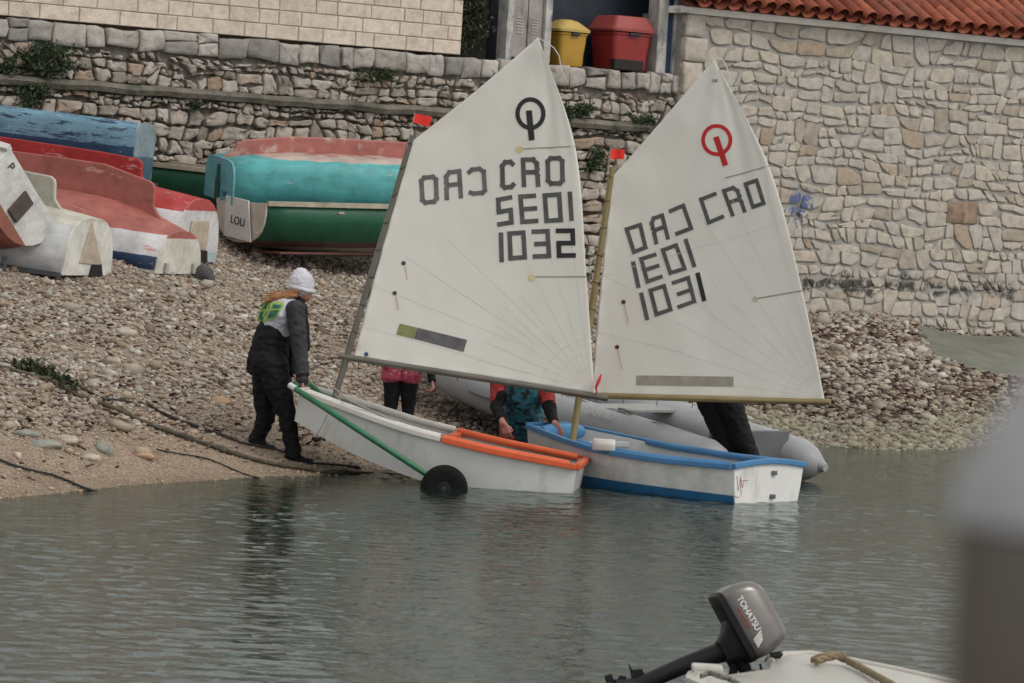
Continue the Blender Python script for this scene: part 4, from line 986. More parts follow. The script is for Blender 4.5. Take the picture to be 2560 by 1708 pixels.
class Sail:
    def __init__(s, luff, head, leech, foot, planepts, belly, wr=0.006):
        """edges in photo pixels; luff: tack->throat, head: throat->peak, leech: clew->peak, foot: tack->clew"""
        s.e = [np.array(q, float) for q in (luff, head, leech, foot)]
        a, b, c = planepts; s.o = a; s.n = (b - a).cross(c - a).normalized()
        if s.n.dot(CAM - a) < 0: s.n = -s.n
        s.belly = belly; s.wr = wr
    def ed(s, i, t):
        q = s.e[i]; d = np.r_[0, np.cumsum(np.hypot(*np.diff(q, axis=0).T))]; d /= d[-1]
        k = len(q)
        if k == 2: return q[0] + (q[1] - q[0]) * t
        # smooth (Catmull-Rom through points)
        j = min(max(int(np.searchsorted(d, t)) - 1, 0), k - 2); u = (t - d[j]) / (d[j + 1] - d[j])
        p0, p1, p2, p3 = q[max(j - 1, 0)], q[j], q[j + 1], q[min(j + 2, k - 1)]
        return .5 * ((2 * p1) + (p2 - p0) * u + (2 * p0 - 5 * p1 + 4 * p2 - p3) * u * u + (3 * p1 - p0 - 3 * p2 + p3) * u ** 3)
    def pix(s, a, b):
        lu, le, fo, he = s.ed(0, b), s.ed(2, b), s.ed(3, a), s.ed(1, a)
        c00, c10, c01, c11 = s.e[3][0], s.e[3][-1], s.e[1][0], s.e[1][-1]
        return (1 - a) * lu + a * le + (1 - b) * fo + b * he - ((1 - a) * (1 - b) * c00 + a * (1 - b) * c10 + (1 - a) * b * c01 + a * b * c11)
    def disp(s, a, b):
        d = -s.belly * math.sin(math.pi * min(1, a * 1.0) ** .8) * math.sin(math.pi * min(max(.12 + b * .82, 0), 1)) ** .8
        # tension folds fanning from the peak and along the head
        th = math.atan2(1 - b + .04, (1 - a) + .05); r_ = math.hypot(1 - a, 1 - b)
        d += s.wr * (math.sin(th * 11) + .6 * math.sin(th * 23 + 1)) * math.exp(-((r_ - .30) / .22) ** 2)
        d += s.wr * .7 * math.sin((a * .6 + b) * 21) * math.exp(-((b - .9) / .16) ** 2) * (1 - a)
        d += s.wr * .30 * math.sin((a - b * .7) * 13 + 1) * a * (1 - a) * 3
        d += .0035 * mnoise.noise((a * 6 + b * 2, b * 2.5, s.belly * 50 + s.o.x)) + .0018 * mnoise.noise((a * 17 + b * 5, b * 7, s.o.x))
        d += .005 * math.cos(2 * math.pi * 8 * b) * math.exp(-a / .035) + .004 * math.cos(2 * math.pi * 7 * a) * math.exp(-b / .03)
        return d
    def pt(s, a, b, off=0.0):
        p = s.pix(a, b); return Pplane(p[0], p[1], s.o, s.n) + s.n * (s.disp(a, b) + off)
    def inv(s, x, y):
        if not hasattr(s, 'G'):
            s.K = 64; s.G = np.array([[s.pix(i / s.K, j / s.K) for j in range(s.K + 1)] for i in range(s.K + 1)])
        G, K = s.G, s.K; d = (G[..., 0] - x) ** 2 + (G[..., 1] - y) ** 2; i, j = divmod(int(d.argmin()), K + 1)
        i2, j2 = min(max(i, 1), K - 1), min(max(j, 1), K - 1)
        J = np.stack([(G[i2 + 1, j2] - G[i2 - 1, j2]) / 2, (G[i2, j2 + 1] - G[i2, j2 - 1]) / 2], 1)
        st = np.linalg.solve(J, np.array([x, y]) - G[i2, j2]); return min(max((i2 + st[0]) / K, 0), 1), min(max((j2 + st[1]) / K, 0), 1)
    def at(s, x, y, off=.004):
        a, b = s.inv(x, y); return Pplane(x, y, s.o, s.n) + s.n * (s.disp(a, b) + off)
    def mesh(s, t, na=56, nb=64):
        V = []; Fc = []; m = (na + 1) * (nb + 1)
        for off in (0.0006, -0.0006):
            for j in range(nb + 1):
                for i in range(na + 1): V.append(s.pt(i / na, j / nb, off))
        W = na + 1
        for j in range(nb):
            for i in range(na):
                k = j * W + i; Fc += [(k, k + 1, k + W + 1, k + W), (m + k + W, m + k + W + 1, m + k + 1, m + k)]
        bd = [i for i in range(W)] + [j * W + na for j in range(1, nb + 1)] + [nb * W + i for i in range(na - 1, -1, -1)] + [j * W for j in range(nb - 1, 0, -1)]
        for k in range(len(bd)): a, b = bd[k], bd[(k + 1) % len(bd)]; Fc.append((b, a, m + a, m + b))
        return obj('sail', V, Fc, M_SAIL, t, True, True)
    def poly(s, mb, q, off=.004, nsub=1):
        """a filled quad of photo pixels laid on the cloth"""
        V = [[s.at(*((np.array(q[0]) * (1 - u) + np.array(q[1]) * u) * (1 - v) + (np.array(q[3]) * (1 - u) + np.array(q[2]) * u) * v), off) for u in np.linspace(0, 1, nsub + 1)] for v in (0, .5, 1)]
        W = nsub + 1; mb.add([p for r in V for p in r], [(j * W + i, j * W + i + 1, (j + 1) * W + i + 1, (j + 1) * W + i) for j in range(2) for i in range(nsub)])
    def stroke(s, mb, p, q, w, off=.004, ext=True, nsub=5):
        p, q = np.array(p, float), np.array(q, float); d = q - p; d /= np.hypot(*d); nn = np.array([-d[1], d[0]]) * w / 2
        if ext: p, q = p - d * w / 2, q + d * w / 2
        s.poly(mb, [p + nn, q + nn, q - nn, p - nn], off, nsub)
GLY = {'O': [[(0, 0), (1, 0), (1, 1), (0, 1), (0, 0)]], 'C': [[(1, 0), (0, 0), (0, 1), (1, 1)]], 'D': [[(0, 0), (1, 0), (1, 1), (0, 1)]], 'R': [[(0, 1), (0, 0), (.76, 0), (1, .16), (1, .40), (.88, .5), (1, .62), (1, 1)], [(0, .5), (.88, .5)]], 'Q': [[(1, 1), (1, 0), (.24, 0), (0, .16), (0, .40), (.12, .5), (0, .62), (0, 1)], [(1, .5), (.12, .5)]],
       'o': [[(.2, 0), (.8, 0), (1, .12), (1, .88), (.8, 1), (.2, 1), (0, .88), (0, .12), (.2, 0)]], 'c': [[(1, .08), (.8, 0), (.3, 0), (0, .14), (0, .9), (.2, 1), (.8, 1), (1, .93)]], 'd': [[(0, .08), (.2, 0), (.7, 0), (1, .14), (1, .9), (.8, 1), (.2, 1), (0, .95)]],
       'S': [[(1, 0), (0, 0), (0, .5), (1, .5), (1, 1), (0, 1)]], 'E': [[(1, 0), (0, 0), (0, 1), (1, 1)], [(0, .5), (1, .5)]], '3': [[(0, 0), (1, 0), (1, 1), (0, 1)], [(.15, .5), (1, .5)]], '2': [[(0, 0), (1, 0), (1, .5), (0, .5), (0, 1), (1, 1)]]}
def glyph(sl, mb, ch, q, w):
    q = [np.array(p, float) for p in q]
    def m_(u, v): return (q[0] * (1 - u) + q[1] * u) * (1 - v) + (q[3] * (1 - u) + q[2] * u) * v
    wu = w / 2 / np.hypot(*(q[1] - q[0])); wv = w / 2 / np.hypot(*(q[3] - q[0])); k = 0
    for pl in GLY[ch]:
        P_ = [m_(wu + (1 - 2 * wu) * u, wv + (1 - 2 * wv) * v) for u, v in pl]
        for a, b in zip(P_[:-1], P_[1:]): sl.stroke(mb, a, b, w, .0035 + .0004 * (k % 4)); k += 1
def emblem(sl, c, rx, ry, th, s0, s1, sw, mat_, t):
    mb = MB(); n = 40; V = []; Fc = []
    for k in range(n):
        a = 2 * math.pi * k / n
        for f in (0, .5, 1): V.append(sl.at(c[0] + math.cos(a) * (rx - th * f), c[1] + math.sin(a) * (ry - th * f), .0035))
    for k in range(n):
        j = (k + 1) % n
        for r in range(2): Fc.append((k * 3 + r, j * 3 + r, j * 3 + r + 1, k * 3 + r + 1))
    mb.add(V, Fc); sl.stroke(mb, s0, s1, sw, .0042, False, 6); mb.build('class_emblem', mat_, t, True)
def dot(sl, x, y, r, mat_, t, name='telltale', cord=None):
    mb = MB(); n = 12; c = sl.at(x, y, .004)
    mb.add([c] + [sl.at(x + math.cos(a) * r, y + math.sin(a) * r, .004) for a in np.linspace(0, 2 * math.pi, n, False)], [(0, k + 1, (k + 1) % n + 1) for k in range(n)])
    o = mb.build(name, mat_, t, True)
    if cord: MB().tube([sl.at(a, b, .006) for a, b in cord], .0016, 4).build('telltale_cord', m_redcord, t, True)
def lines(sl, segs, mat_, t, name, w=1.0, off=.003):
    mb = MB()
    for p, q in segs: sl.stroke(mb, p, q, w, off, False, 8)
    return mb.build(name, mat_, t, True)
m_ltr = mat('faded_black_print', (.085, .085, .086), .35, 14, .7); m_lts = mat('print_on_far_side', (.125, .125, .125), .35, 14, .7); m_ltk = mat('fresh_black_print', (.018, .018, .020), .2, 9, .6); m_ltred = mat('red_print', (.46, .012, .014), .1, 9, .6)
m_seam = mat('seam_thread', (.63, .61, .56), .1, 9, .8); m_bat = mat('batten_pocket', (.30, .285, .24), .2, 9, .8); m_yel = mat('yellow_stain', (.52, .47, .26), .2, 9, .8)
m_flag = mat('red_flag', (.75, .028, .018), .1, 8, .6); m_rib = mat('white_ribbon', (.58, .58, .60), .1, 9, .5)
def spar(t, name, a, b, r, mat_, n=14, taper=1.0): return MB().tube([a, a.lerp(b, .5), b], [r, r, r * taper], n).build(name, mat_, t, True, 60)
def flag(t, px0, px1, q, Y, mat_):
    spar(t, 'wind_vane', P(*px0, Y), P(*px1, Y), .003, m_line, 6)
    V = []; n = 8
    for i in range(n + 1):
        u = i / n
        for v in (0, 1):
            p = (np.array(q[0]) * (1 - u) + np.array(q[1]) * u) * (1 - v) + (np.array(q[3]) * (1 - u) + np.array(q[2]) * u) * v
            V.append(P(p[0], p[1], Y + .012 * math.sin(u * 5)))
    n2 = len(V); V += [v + Vector((0, .002, 0)) for v in V]
    Fc = [(2 * i, 2 * i + 1, 2 * i + 3, 2 * i + 2) for i in range(n)]; Fc += [tuple(k + n2 for k in f[::-1]) for f in Fc]
    obj('wind_flag', V, Fc, mat_, t, True, True)

# --- dinghy with the orange rail (bow held by the girl in waders)
st = Vector((.55, 30.86, -.18))
M1 = boat_matrix(st, math.radians(180 - 5.5), math.radians(8.6))
d1 = root('sailing_dinghy', 'white sailing dinghy with orange aft rail and black class emblem, bow on the beach', 'dinghy', M1, 'small sailing dinghies')
opti_hull(d1, m_gel, m_gelin, m_gel)
for s in (-1, 1):
    MB().tube(sheer(s, 0, .47, out=.012), .024, 4, prof=SQ).build('orange_rail', m_or, d1, bevel=.008)
    MB().tube(sheer(s, .475, 1, out=.010), .022, 4, prof=SQ).build('white_rail', m_wr, d1, bevel=.008)
    MB().tube([(x, s * (np.interp(x, [q[0] for q in OS], [q[1] for q in OS]) - .045), np.interp(x, [q[0] for q in OS], [q[3] for q in OS]) + .01) for x in np.linspace(.06, 1.08, 10)], .030, 10).build('foam_pad', m_or, d1, smooth=60)
    MB().tube([(x, s * (np.interp(x, [q[0] for q in OS], [q[1] for q in OS]) - .03), np.interp(x, [q[0] for q in OS], [q[3] for q in OS]) + .015) for x in np.linspace(1.1, 2.25, 10)], .027, 10).build('foam_pad', m_wr, d1, smooth=60)
MB().tube([(-.015, y, .405) for y in np.linspace(-.48, .48, 6)], .024, 4, prof=SQ).build('orange_rail', m_or, d1, bevel=.008)
MB().tube([(2.31, y, .505) for y in np.linspace(-.27, .27, 6)], .022, 4, prof=SQ).build('white_rail', m_wr, d1, bevel=.008)
MB().box((1.07, .30, .36), (.07, .40, .075)).build('orange_brace', m_or, d1, bevel=.012); MB().box((1.07, -.30, .36), (.07, .40, .075)).build('orange_brace', m_or, d1, bevel=.012)
YM = 30.95
mastA, mastB = P(833, 1008, YM), P(1031, 338, YM)
spar(d1, 'mast', mastA.lerp(mastB, -.14), mastB, .026, m_mast1, taper=.85)
S1 = Sail([(883, 897), (960, 605), (1032, 352)], [(1032, 352), (1195, 222), (1345, 93)], [(1487, 986), (1466, 692), (1438, 366), (1345, 93)], [(883, 897), (1180, 938), (1487, 986)],
          (P(883, 897, YM), P(1032, 352, YM), P(1487, 986, 30.72)), .07)
sail_d1 = S1.mesh(d1)
bA, bB = P(846, 890, YM), P(1520, 996, 30.70); spar(d1, 'boom', bA, bB, .026, m_mast1)
spr = [P(905, 760, YM + .17), S1.pt(1, 1) + Vector((0, .10, -.02))]; spar(d1, 'sprit', spr[0], spr[1], .016, m_mast1)
lac = MB()
for k in range(9):
    a = S1.pt(0, .03 + .94 * k / 8); c = mastA.lerp(mastB, .17 + .80 * k / 8); lac.tube([a, a.lerp(c, .5) + Vector((0, -.03, 0)), c + Vector((-.02, -.02, 0))], .003, 4)
for k in range(8):
    a = S1.pt(.04 + .92 * k / 7, 0); c = a + Vector((0, -.03, -.035)); lac.tube([a, c, a + Vector((0, .02, -.06))], .003, 4)
tag(lac.build('lacing', m_black, d1, True), kind='stuff')
c6 = lambda x, y: (1220 + x * .306, 200 + y * .306)
mb = MB()
for ch, q in (('c', [(92, 655), (212, 648), (220, 885), (95, 900)]), ('R', [(262, 632), (410, 630), (425, 872), (270, 875)]), ('o', [(465, 622), (622, 620), (628, 862), (470, 865)])): glyph(S1, mb, ch, [c6(*p) for p in q], 11.5)
mb.build('country_letters', m_ltr, sail_d1, True); mb = MB()
for ch, q in (('o', [(1046, 440), (1093, 435), (1095, 508), (1050, 513)]), ('Q', [(1108, 427), (1151, 421), (1156, 495), (1109, 501)]), ('d', [(1165, 420), (1212, 414), (1216, 486), (1170, 490)])): glyph(S1, mb, ch, q, 11)
mb.build('country_letters', m_lts, sail_d1, True)
mb = MB()
for ch, q in (('S', [(58, 962), (190, 937), (206, 1178), (68, 1200)]), ('E', [(240, 935), (386, 925), (410, 1168), (258, 1178)]), ('O', [(440, 925), (597, 915), (612, 1162), (458, 1170)]), ('O', [(150, 1237), (300, 1226), (316, 1465), (160, 1476)]), ('3', [(350, 1221), (500, 1215), (516, 1456), (362, 1461)])): glyph(S1, mb, ch, [c6(*p) for p in q], 11.5)
S1.stroke(mb, c6(667, 912), c6(683, 1152), 11.5, ext=False); S1.stroke(mb, c6(99, 1245), c6(105, 1488), 11.5, ext=False)
mb.build('sail_number', m_ltr, sail_d1, True)
mb = MB(); glyph(S1, mb, '2', [c6(*p) for p in [(550, 1213), (709, 1212), (718, 1453), (560, 1454)]], 12); mb.build('sail_digit', m_ltk, sail_d1, True)
emblem(S1, (1325.5, 284), 38, 41, 11, (1321.5, 276), (1328.6, 350.5), 15, m_ltk, sail_d1)
mb = MB(); S1.poly(mb, [(998, 809), (1040, 819), (1032, 847), (989, 836)], .0035, 4); mb.build('sponsor_patch', mat('olive_patch', (.21, .23, .09), .3, 12, .7), sail_d1, True)
mb = MB(); S1.poly(mb, [(1041, 819), (1166, 850), (1157, 880), (1033, 847)], .0035, 6); mb.build('sponsor_patch', mat('grey_patch', (.11, .105, .11), .3, 12, .7), sail_d1, True)
[lines(S1, [s_], m_bat, sail_d1, 'batten_pocket', 3.2) for s_ in (((1297, 372), (1437, 366)), ((1327, 692), (1465, 692)))]
for x, y in ((1297, 373), (1328, 694)): dot(S1, x, y, 9, m_yel, sail_d1, 'stain')
for x, y, c in ((1007, 658, (.05, .05, .055)), (985, 733, (.05, .05, .055)), (915, 886, (.02, .07, .16))): dot(S1, x, y, 5.5, mat('telltale_dot', c, .1, 9, .7), sail_d1, cord=None if y > 800 else [(x + 3, y + 6), (x + 7, y + 24), (x + 9, y + 42)])
seg = []
for a in np.linspace(math.radians(185), math.radians(262), 9):
    L = 300 if a < 4.2 else 420
    seg.append(((1480 + 40 * math.cos(a), 975 + 40 * math.sin(a)), (1480 + L * math.cos(a), 975 + L * math.sin(a))))
for r_ in (58, 95, 130):
    A = np.linspace(math.radians(180), math.radians(258), 9); seg += [((1482 + r_ * math.cos(a), 978 + r_ * math.sin(a)), (1482 + r_ * math.cos(b), 978 + r_ * math.sin(b))) for a, b in zip(A[:-1], A[1:])]
seg += [((930, 712), (1300, 860)), ((905, 815), (1330, 935)), ((1010, 640), (1330, 850)), ((1120, 600), (1390, 860)), ((900, 860), (925, 893)), ((893, 845), (905, 893))]
tag(lines(S1, seg, m_seam, sail_d1, 'seam'), kind='stuff')
flag(d1, (1018, 370), (1037, 283), [(1037, 284), (1081, 292), (1072, 318), (1033, 306)], YM - .02, m_flag)
MB().tube([P(x, y, 30.8) for x, y in ((1343, 94), (1365, 105), (1385, 120), (1398, 140), (1402, 165), (1410, 190), (1420, 205))], [.010, .014, .015, .014, .013, .012, .007], 6, prof=[(-1, -.25), (1, -.25), (1, .25), (-1, .25)]).build('ribbon', m_rib, d1, True, 60)
MB().tube([P(1492, 985, 30.68), P(1490, 968, 30.68), P(1498, 950, 30.67), P(1503, 936, 30.68)], [.012, .022, .030, .012], 8, prof=[(-1, -.4), (1, -.4), (1, .4), (-1, .4)]).build('clew_tie', mat('red_tie', (.5, .03, .03), .2, 20, .7), d1, True, 60)
MB().tube([P(833, 968, YM - .03), P(870, 1000, 30.6), P(1000, 1060, 30.5), P(1105, 1090, 30.45)], .008, 6).build('sheet_rope', m_line, d1, True, 60)
MB().tube([P(818, 1038, 30.42), P(802, 1070, 30.40), P(788, 1097, 30.38)], .0022, 5).build('painter_cord', m_black, d1, True)
MB().tube([P(780, 1095, 30.38), P(790, 1100, 30.38), P(802, 1098, 30.38)], [.012, .022, .012], 8).build('cleat_block', m_black, d1, True, 60)
MB().tube([P(835, 985, YM - .04), P(850, 1000, YM - .06), P(862, 1020, YM - .1), P(880, 1016, YM - .1), P(872, 1000, YM - .08)], .005, 6).build('halyard_end', m_line, d1, True, 60)

# --- dinghy with the blue rail
sA, sB = P(1828, 1165, 30.4), P(2008, 1165, 31.15)
mid = (sA + sB) / 2
M2 = boat_matrix(Vector((mid.x, mid.y, -.11)), math.radians(180 - 40), math.radians(.8))
d2 = root('sailing_dinghy', 'white sailing dinghy with bright blue rail and red class emblem, afloat stern first', 'dinghy', M2, 'small sailing dinghies')
opti_hull(d2, m_hull2, mat('white_inside_b', (.46, .48, .48), .1, 4, .5), m_gel)
for s in (-1, 1):
    MB().tube(sheer(s, 0, 1, out=.012), .022, 4, prof=SQ).build('blue_rail', m_bl, d2, bevel=.008)
    MB().tube([(x, s * (np.interp(x, [q[0] for q in OS], [q[1] for q in OS]) - .04), np.interp(x, [q[0] for q in OS], [q[3] for q in OS]) + .012) for x in np.linspace(.06, 1.6, 14)], .028, 10).build('foam_pad', m_bl, d2, smooth=60)
MB().tube([(-.012, y, .405 + .035 * (1 - (y / .48) ** 2)) for y in np.linspace(-.48, .48, 9)], .022, 4, prof=SQ).build('blue_rail', m_bl, d2, bevel=.008)
MB().prism([Vector((-.012, y, .40)) for y in (-.46, .46)] + [Vector((-.012, y, .40 + .035 * (1 - (y / .48) ** 2))) for y in np.linspace(.46, -.46, 9)], (1, 0, 0), .03).build('transom_crown', m_gel, d2)
MB().tube([(2.31, y, .505) for y in np.linspace(-.27, .27, 6)], .024, 4, prof=SQ).build('blue_rail', m_bl, d2, bevel=.008)
MB().tube([(2.16, y, .46) for y in np.linspace(-.26, .26, 6)], [.05, .07, .075, .075, .07, .05], 12).build('bow_bag', m_bl2, d2, smooth=60)
for z in (.345, .155):
    MB().box((-.022, -.06, z), (.025, .055, .035)).build('rudder_fitting', mat('steel_fitting', (.16, .15, .14), .3, 20, .4, metal=.7), d2, bevel=.005)
m_scr = mat('red_scribble', (.55, .30, .25), .1, 9, .7)
mb = MB()
for pl in ([(.43, .33), (.40, .21), (.385, .32), (.36, .20)], [(.37, .30), (.345, .23), (.33, .29)], [(.35, .29), (.27, .295)], [(.435, .17), (.40, .155), (.36, .165), (.345, .20)]):
    mb.tube([Vector((-.0155, y, z)) for y, z in pl], .0026, 4)
mb.build('painted_mark', m_scr, d2)
YB = 31.75
mA2, mB2 = P(1432, 1098, YB), P(1531, 418, YB)
spar(d2, 'mast', mA2.lerp(mB2, -.10), mB2, .028, m_mast2, taper=.85)
S2 = Sail([(1478, 986), (1500, 730), (1532, 440)], [(1532, 440), (1665, 288), (1785, 148)], [(2062, 1002), (2006, 727), (1922, 415), (1785, 148)], [(1478, 986), (1770, 1003), (2062, 1002)],
          (P(1478, 986, YB), P(1532, 440, YB), P(2062, 1002, 31.15)), .07, .007)
sail_d2 = S2.mesh(d2)
spar(d2, 'boom', P(1450, 988, YB), P(2076, 1006, 31.13), .026, m_mast2)
spar(d2, 'sprit', P(1500, 800, YB + .18), S2.pt(1, 1) + Vector((0, .10, -.02)), .016, m_mast2)
lac = MB()
for k in range(9):
    a = S2.pt(0, .03 + .94 * k / 8); c = mA2.lerp(mB2, .19 + .78 * k / 8); lac.tube([a, a.lerp(c, .5) + Vector((0, -.03, 0)), c + Vector((-.03, -.02, 0))], .003, 4)
for k in range(8):
    a = S2.pt(.04 + .92 * k / 7, 0); lac.tube([a, a + Vector((0, -.03, -.035)), a + Vector((0, .02, -.06))], .003, 4)
tag(lac.build('lacing', m_black, d2, True), kind='stuff')
c7 = lambda x, y: (1480 + x * .2552, 420 + y * .2552)
mb = MB()
for ch, q in (('O', [(305, 587), (470, 532), (526, 788), (385, 848)]), ('Q', [(538, 490), (682, 438), (745, 690), (595, 755)]), ('D', [(730, 408), (888, 340), (980, 600), (800, 668)]), ('C', [(1028, 295), (1200, 230), (1285, 488), (1115, 560)]), ('R', [(1255, 212), (1412, 160), (1506, 430), (1350, 478)]), ('O', [(1470, 145), (1622, 98), (1700, 358), (1558, 405)])): glyph(S2, mb, ch, [c7(*p) for p in q], 10)
mb.build('country_letters', m_ltr, sail_d2, True)
mb = MB()
for ch, q in (('E', [(440, 878), (606, 826), (678, 1078), (510, 1138)]), ('O', [(650, 792), (815, 730), (913, 998), (735, 1052)]), ('O', [(530, 1187), (700, 1131), (775, 1398), (600, 1460)]), ('3', [(758, 1110), (935, 1052), (1006, 1318), (822, 1385)])): glyph(S2, mb, ch, [c7(*p) for p in q], 10)
for a, b in (((385, 915), (440, 1175)), ((895, 693), (985, 970)), ((462, 1220), (525, 1490))): S2.stroke(mb, c7(*a), c7(*b), 10.5, ext=False)
mb.build('sail_number', m_ltr, sail_d2, True)
mb = MB(); S2.stroke(mb, c7(1013, 1025), c7(1081, 1305), 11.5, ext=False); mb.build('sail_digit', m_ltk, sail_d2, True)
emblem(S2, (1790, 350), 39.5, 40, 9.5, (1788, 342), (1811.6, 413.6), 14.5, m_ltred, sail_d2)
mb = MB(); S2.poly(mb, [(1588, 939), (1831, 942), (1831, 967), (1588, 963)], .0035, 8); mb.build('sponsor_patch', mat('tan_patch', (.29, .265, .225), .2, 12, .7), sail_d2, True)
[lines(S2, [s_], m_bat, sail_d2, 'batten_pocket', 3.2) for s_ in (((1810, 445), (1922, 415)), ((1885, 747), (2005, 727)))]
dot(S2, 1885, 748, 7, mat('pink_stain', (.50, .42, .36), .2, 9, .8), sail_d2, 'stain')
for x, y in ((1555, 755), (1540, 868)): dot(S2, x, y, 5.5, mat('telltale_dark_red', (.11, .02, .02), .1, 9, .7), sail_d2, cord=[(x + 2, y + 6), (x + 7, y + 28), (x + 13, y + 55)])
seg = []
for a in np.linspace(math.radians(188), math.radians(255), 8):
    L = 420 if a < 4.0 else 560
    seg.append(((2055 + 40 * math.cos(a), 995 + 40 * math.sin(a)), (2055 + L * math.cos(a), 995 + L * math.sin(a))))
for r_ in (60, 95): 
    A = np.linspace(math.radians(182), math.radians(250), 8); seg += [((2055 + r_ * math.cos(a), 996 + r_ * math.sin(a)), (2055 + r_ * math.cos(b), 996 + r_ * math.sin(b))) for a, b in zip(A[:-1], A[1:])]
seg += [((1500, 690), (1960, 555)), ((1510, 690), (1640, 760)), ((1500, 985), (2050, 990)), ((1490, 830), (1700, 880)), ((1640, 590), (1780, 790))]
tag(lines(S2, seg, m_seam, sail_d2, 'seam'), kind='stuff')
text_mesh('sail_stamp', '538', .035, m_ltr, frame(S2.at(1786, 202, .005), RGT - FWD * 0.15, UP), sail_d2)
flag(d2, (1520, 425), (1527, 370), [(1527, 373), (1562, 374), (1560, 398), (1526, 398)], YB - .02, m_flag)
MB().tube([P(x, y, 31.3) for x, y in ((1782, 152), (1792, 146), (1806, 148), (1816, 165), (1824, 190), (1826, 212))], [.010, .018, .020, .018, .016, .009], 6, prof=[(-1, -.25), (1, -.25), (1, .25), (-1, .25)]).build('ribbon', m_rib, d2, True, 60)
# bailer on the near rail
bq = P(1512, 1110, 31.1); mb = MB()
mb.loft([[bq + Vector((x, yy, z)) for yy, z in ((.05 * k, -.055), (.06 * k, 0), (.04 * k, .04), (-.04 * k, .04), (-.06 * k, 0), (-.05 * k, -.055))] for x, k in ((-.10, .25), (-.06, .7), (0, 1.0), (.05, 1.05), (.085, .9))])
tag(mb.build('bailer', mat('white_plastic', (.56, .54, .50), .15, 10, .45), bevel=.012, smooth=50), 'white plastic scoop bailer lying on the blue rail', 'bailer')

# --- launching trolley under the first dinghy
m_grn = mat('green_tube', (0.022, 0.13, 0.06), .2, 8, .45)
YT = 30.25
hp = P(738, 972, 30.55); tr = root('launching_trolley', 'green tube launching trolley with black wheels under the orange-railed dinghy', 'trolley', P(1110, 1215, YT))
MB().tube([hp, P(800, 1012, 30.36), P(900, 1078, YT), P(1000, 1143, YT), P(1075, 1192, YT)], .0235, 12).build('side_tube', m_grn, tr, True, 60)
hp2 = P(772, 960, 31.2)
MB().tube([hp2, P(800, 985, 31.25), P(1000, 1090, 31.5), P(1105, 1160, 31.5)], .0235, 12).build('side_tube', m_grn, tr, True, 60)
MB().tube([hp, hp + Vector((-.02, .3, .01)), hp2], .021, 10).build('handle', m_grn, tr, True, 60)
MB().tube([hp.lerp(P(800, 1012, 30.36), -.22), hp.lerp(P(800, 1012, 30.36), .02)], .025, 12).build('tube_plug', mat('white_plug', (.5, .52, .5), .1, 9, .6), tr, True, 60)
wc1, wc2 = P(1110, 1222, YT - .09), P(1110, 1205, 31.7); wc2.z = wc1.z
MB().tube([wc1, wc2], .018, 10).build('axle', m_grn, tr, True, 60)
m_tyre = mat('black_rubber', (.007, .0068, .0065), .4, 20, .8, .4, 60, .006, spec=.15)
for wc in (wc1, wc2):
    prof = [(-.055, .07), (-.06, .12), (-.058, .155), (-.045, .178), (-.015, .188), (.015, .188), (.045, .178), (.058, .155), (.06, .12), (.055, .07)]
    n = 40; rings = [[wc + Vector((math.cos(a) * r_, y, math.sin(a) * r_)) for y, r_ in prof] for a in np.linspace(0, 2 * math.pi, n, False)]
    wh = MB().loft(rings, True).build('wheel', m_tyre, tr, True, 50)
    MB().tube([wc + Vector((0, -.05, 0)), wc + Vector((0, -.045, 0)), wc + Vector((0, .05, 0))], [.065, .074, .074], 24).build('hub', m_black, wh, True, 40)
    MB().tube([wc + Vector((0, -.075, 0)), wc + Vector((0, -.04, 0))], .02, 12).build('hub_cap', mat('dark_cap', (.03, .028, .025), .2, 9, .6), wh, True, 40)

# ------------------------------------------------------------------ grey inflatable boat
m_hyp = mat('grey_rubber', (0.29, 0.295, 0.305), .12, 3, .5, stain=(.22, .22, .22), stain_amt=.3, stain_scale=2.5); m_hypd = mat('dark_grey_rubber', (0.11, 0.115, 0.115), .2, 4, .6)
sm = Vector((2.15, 33.10, .18)); bw = Vector((-.68, 35.75, 0)); bw.z = gz(bw.x, bw.y) + .27
ax = (bw - sm); Lx = ax.length; hdg = math.atan2(ax.y, ax.x); pit = math.atan2(ax.z, math.hypot(ax.x, ax.y))
MI = boat_matrix(sm, hdg, pit)
ti = root('inflatable_boat', 'grey inflatable boat pulled half ashore behind the sailing dinghies', 'inflatable boat', MI)
path = [(-.25, -.62, -.0), (-.12, -.62, 0), (.0, -.62, 0), (.6, -.62, 0), (1.3, -.62, 0), (2.0, -.62, 0), (2.6, -.61, .01), (3.1, -.56, .04), (3.5, -.44, .09), (3.78, -.27, .13), (3.90, -.10, .16), (3.93, .0, .165), (3.90, .10, .16), (3.78, .27, .13), (3.5, .44, .09), (3.1, .56, .04), (2.6, .61, .01), (2.0, .62, 0), (1.3, .62, 0), (.6, .62, 0), (0, .62, 0), (-.12, .62, 0), (-.25, .62, 0)]
sc_ = Lx / 3.93
path = [Vector((x * sc_, y, z)) for x, y, z in path]; rad = [.06, .15, .19] + [.195] * 17 + [.19, .15, .06]
MB().tube(path, rad, 20).build('tube', m_hyp, ti, smooth=60)
for i in (0, -1):
    q = path[i]; MB().tube([q + Vector((.02, 0, 0)), q + Vector((-.05, 0, 0))], [.065, .035], 14).build('end_cone', m_hyp, ti, smooth=60)
V = []
for x in np.linspace(.05, 3.7 * sc_, 14):
    k = x / (3.7 * sc_); h = .60 * (1 - max(0, (k - .62) / .38) ** 2.2); up_ = .16 * max(0, (k - .6) / .4) ** 1.5
    V.append([Vector((x, -h, -.06 + up_)), Vector((x, -h * .95, -.14 + up_)), Vector((x, 0, -.26 + up_)), Vector((x, h * .95, -.14 + up_)), Vector((x, h, -.06 + up_)), Vector((x, 0, -.07 + up_))])
MB().loft(V).build('floor', m_hypd, ti, smooth=30)
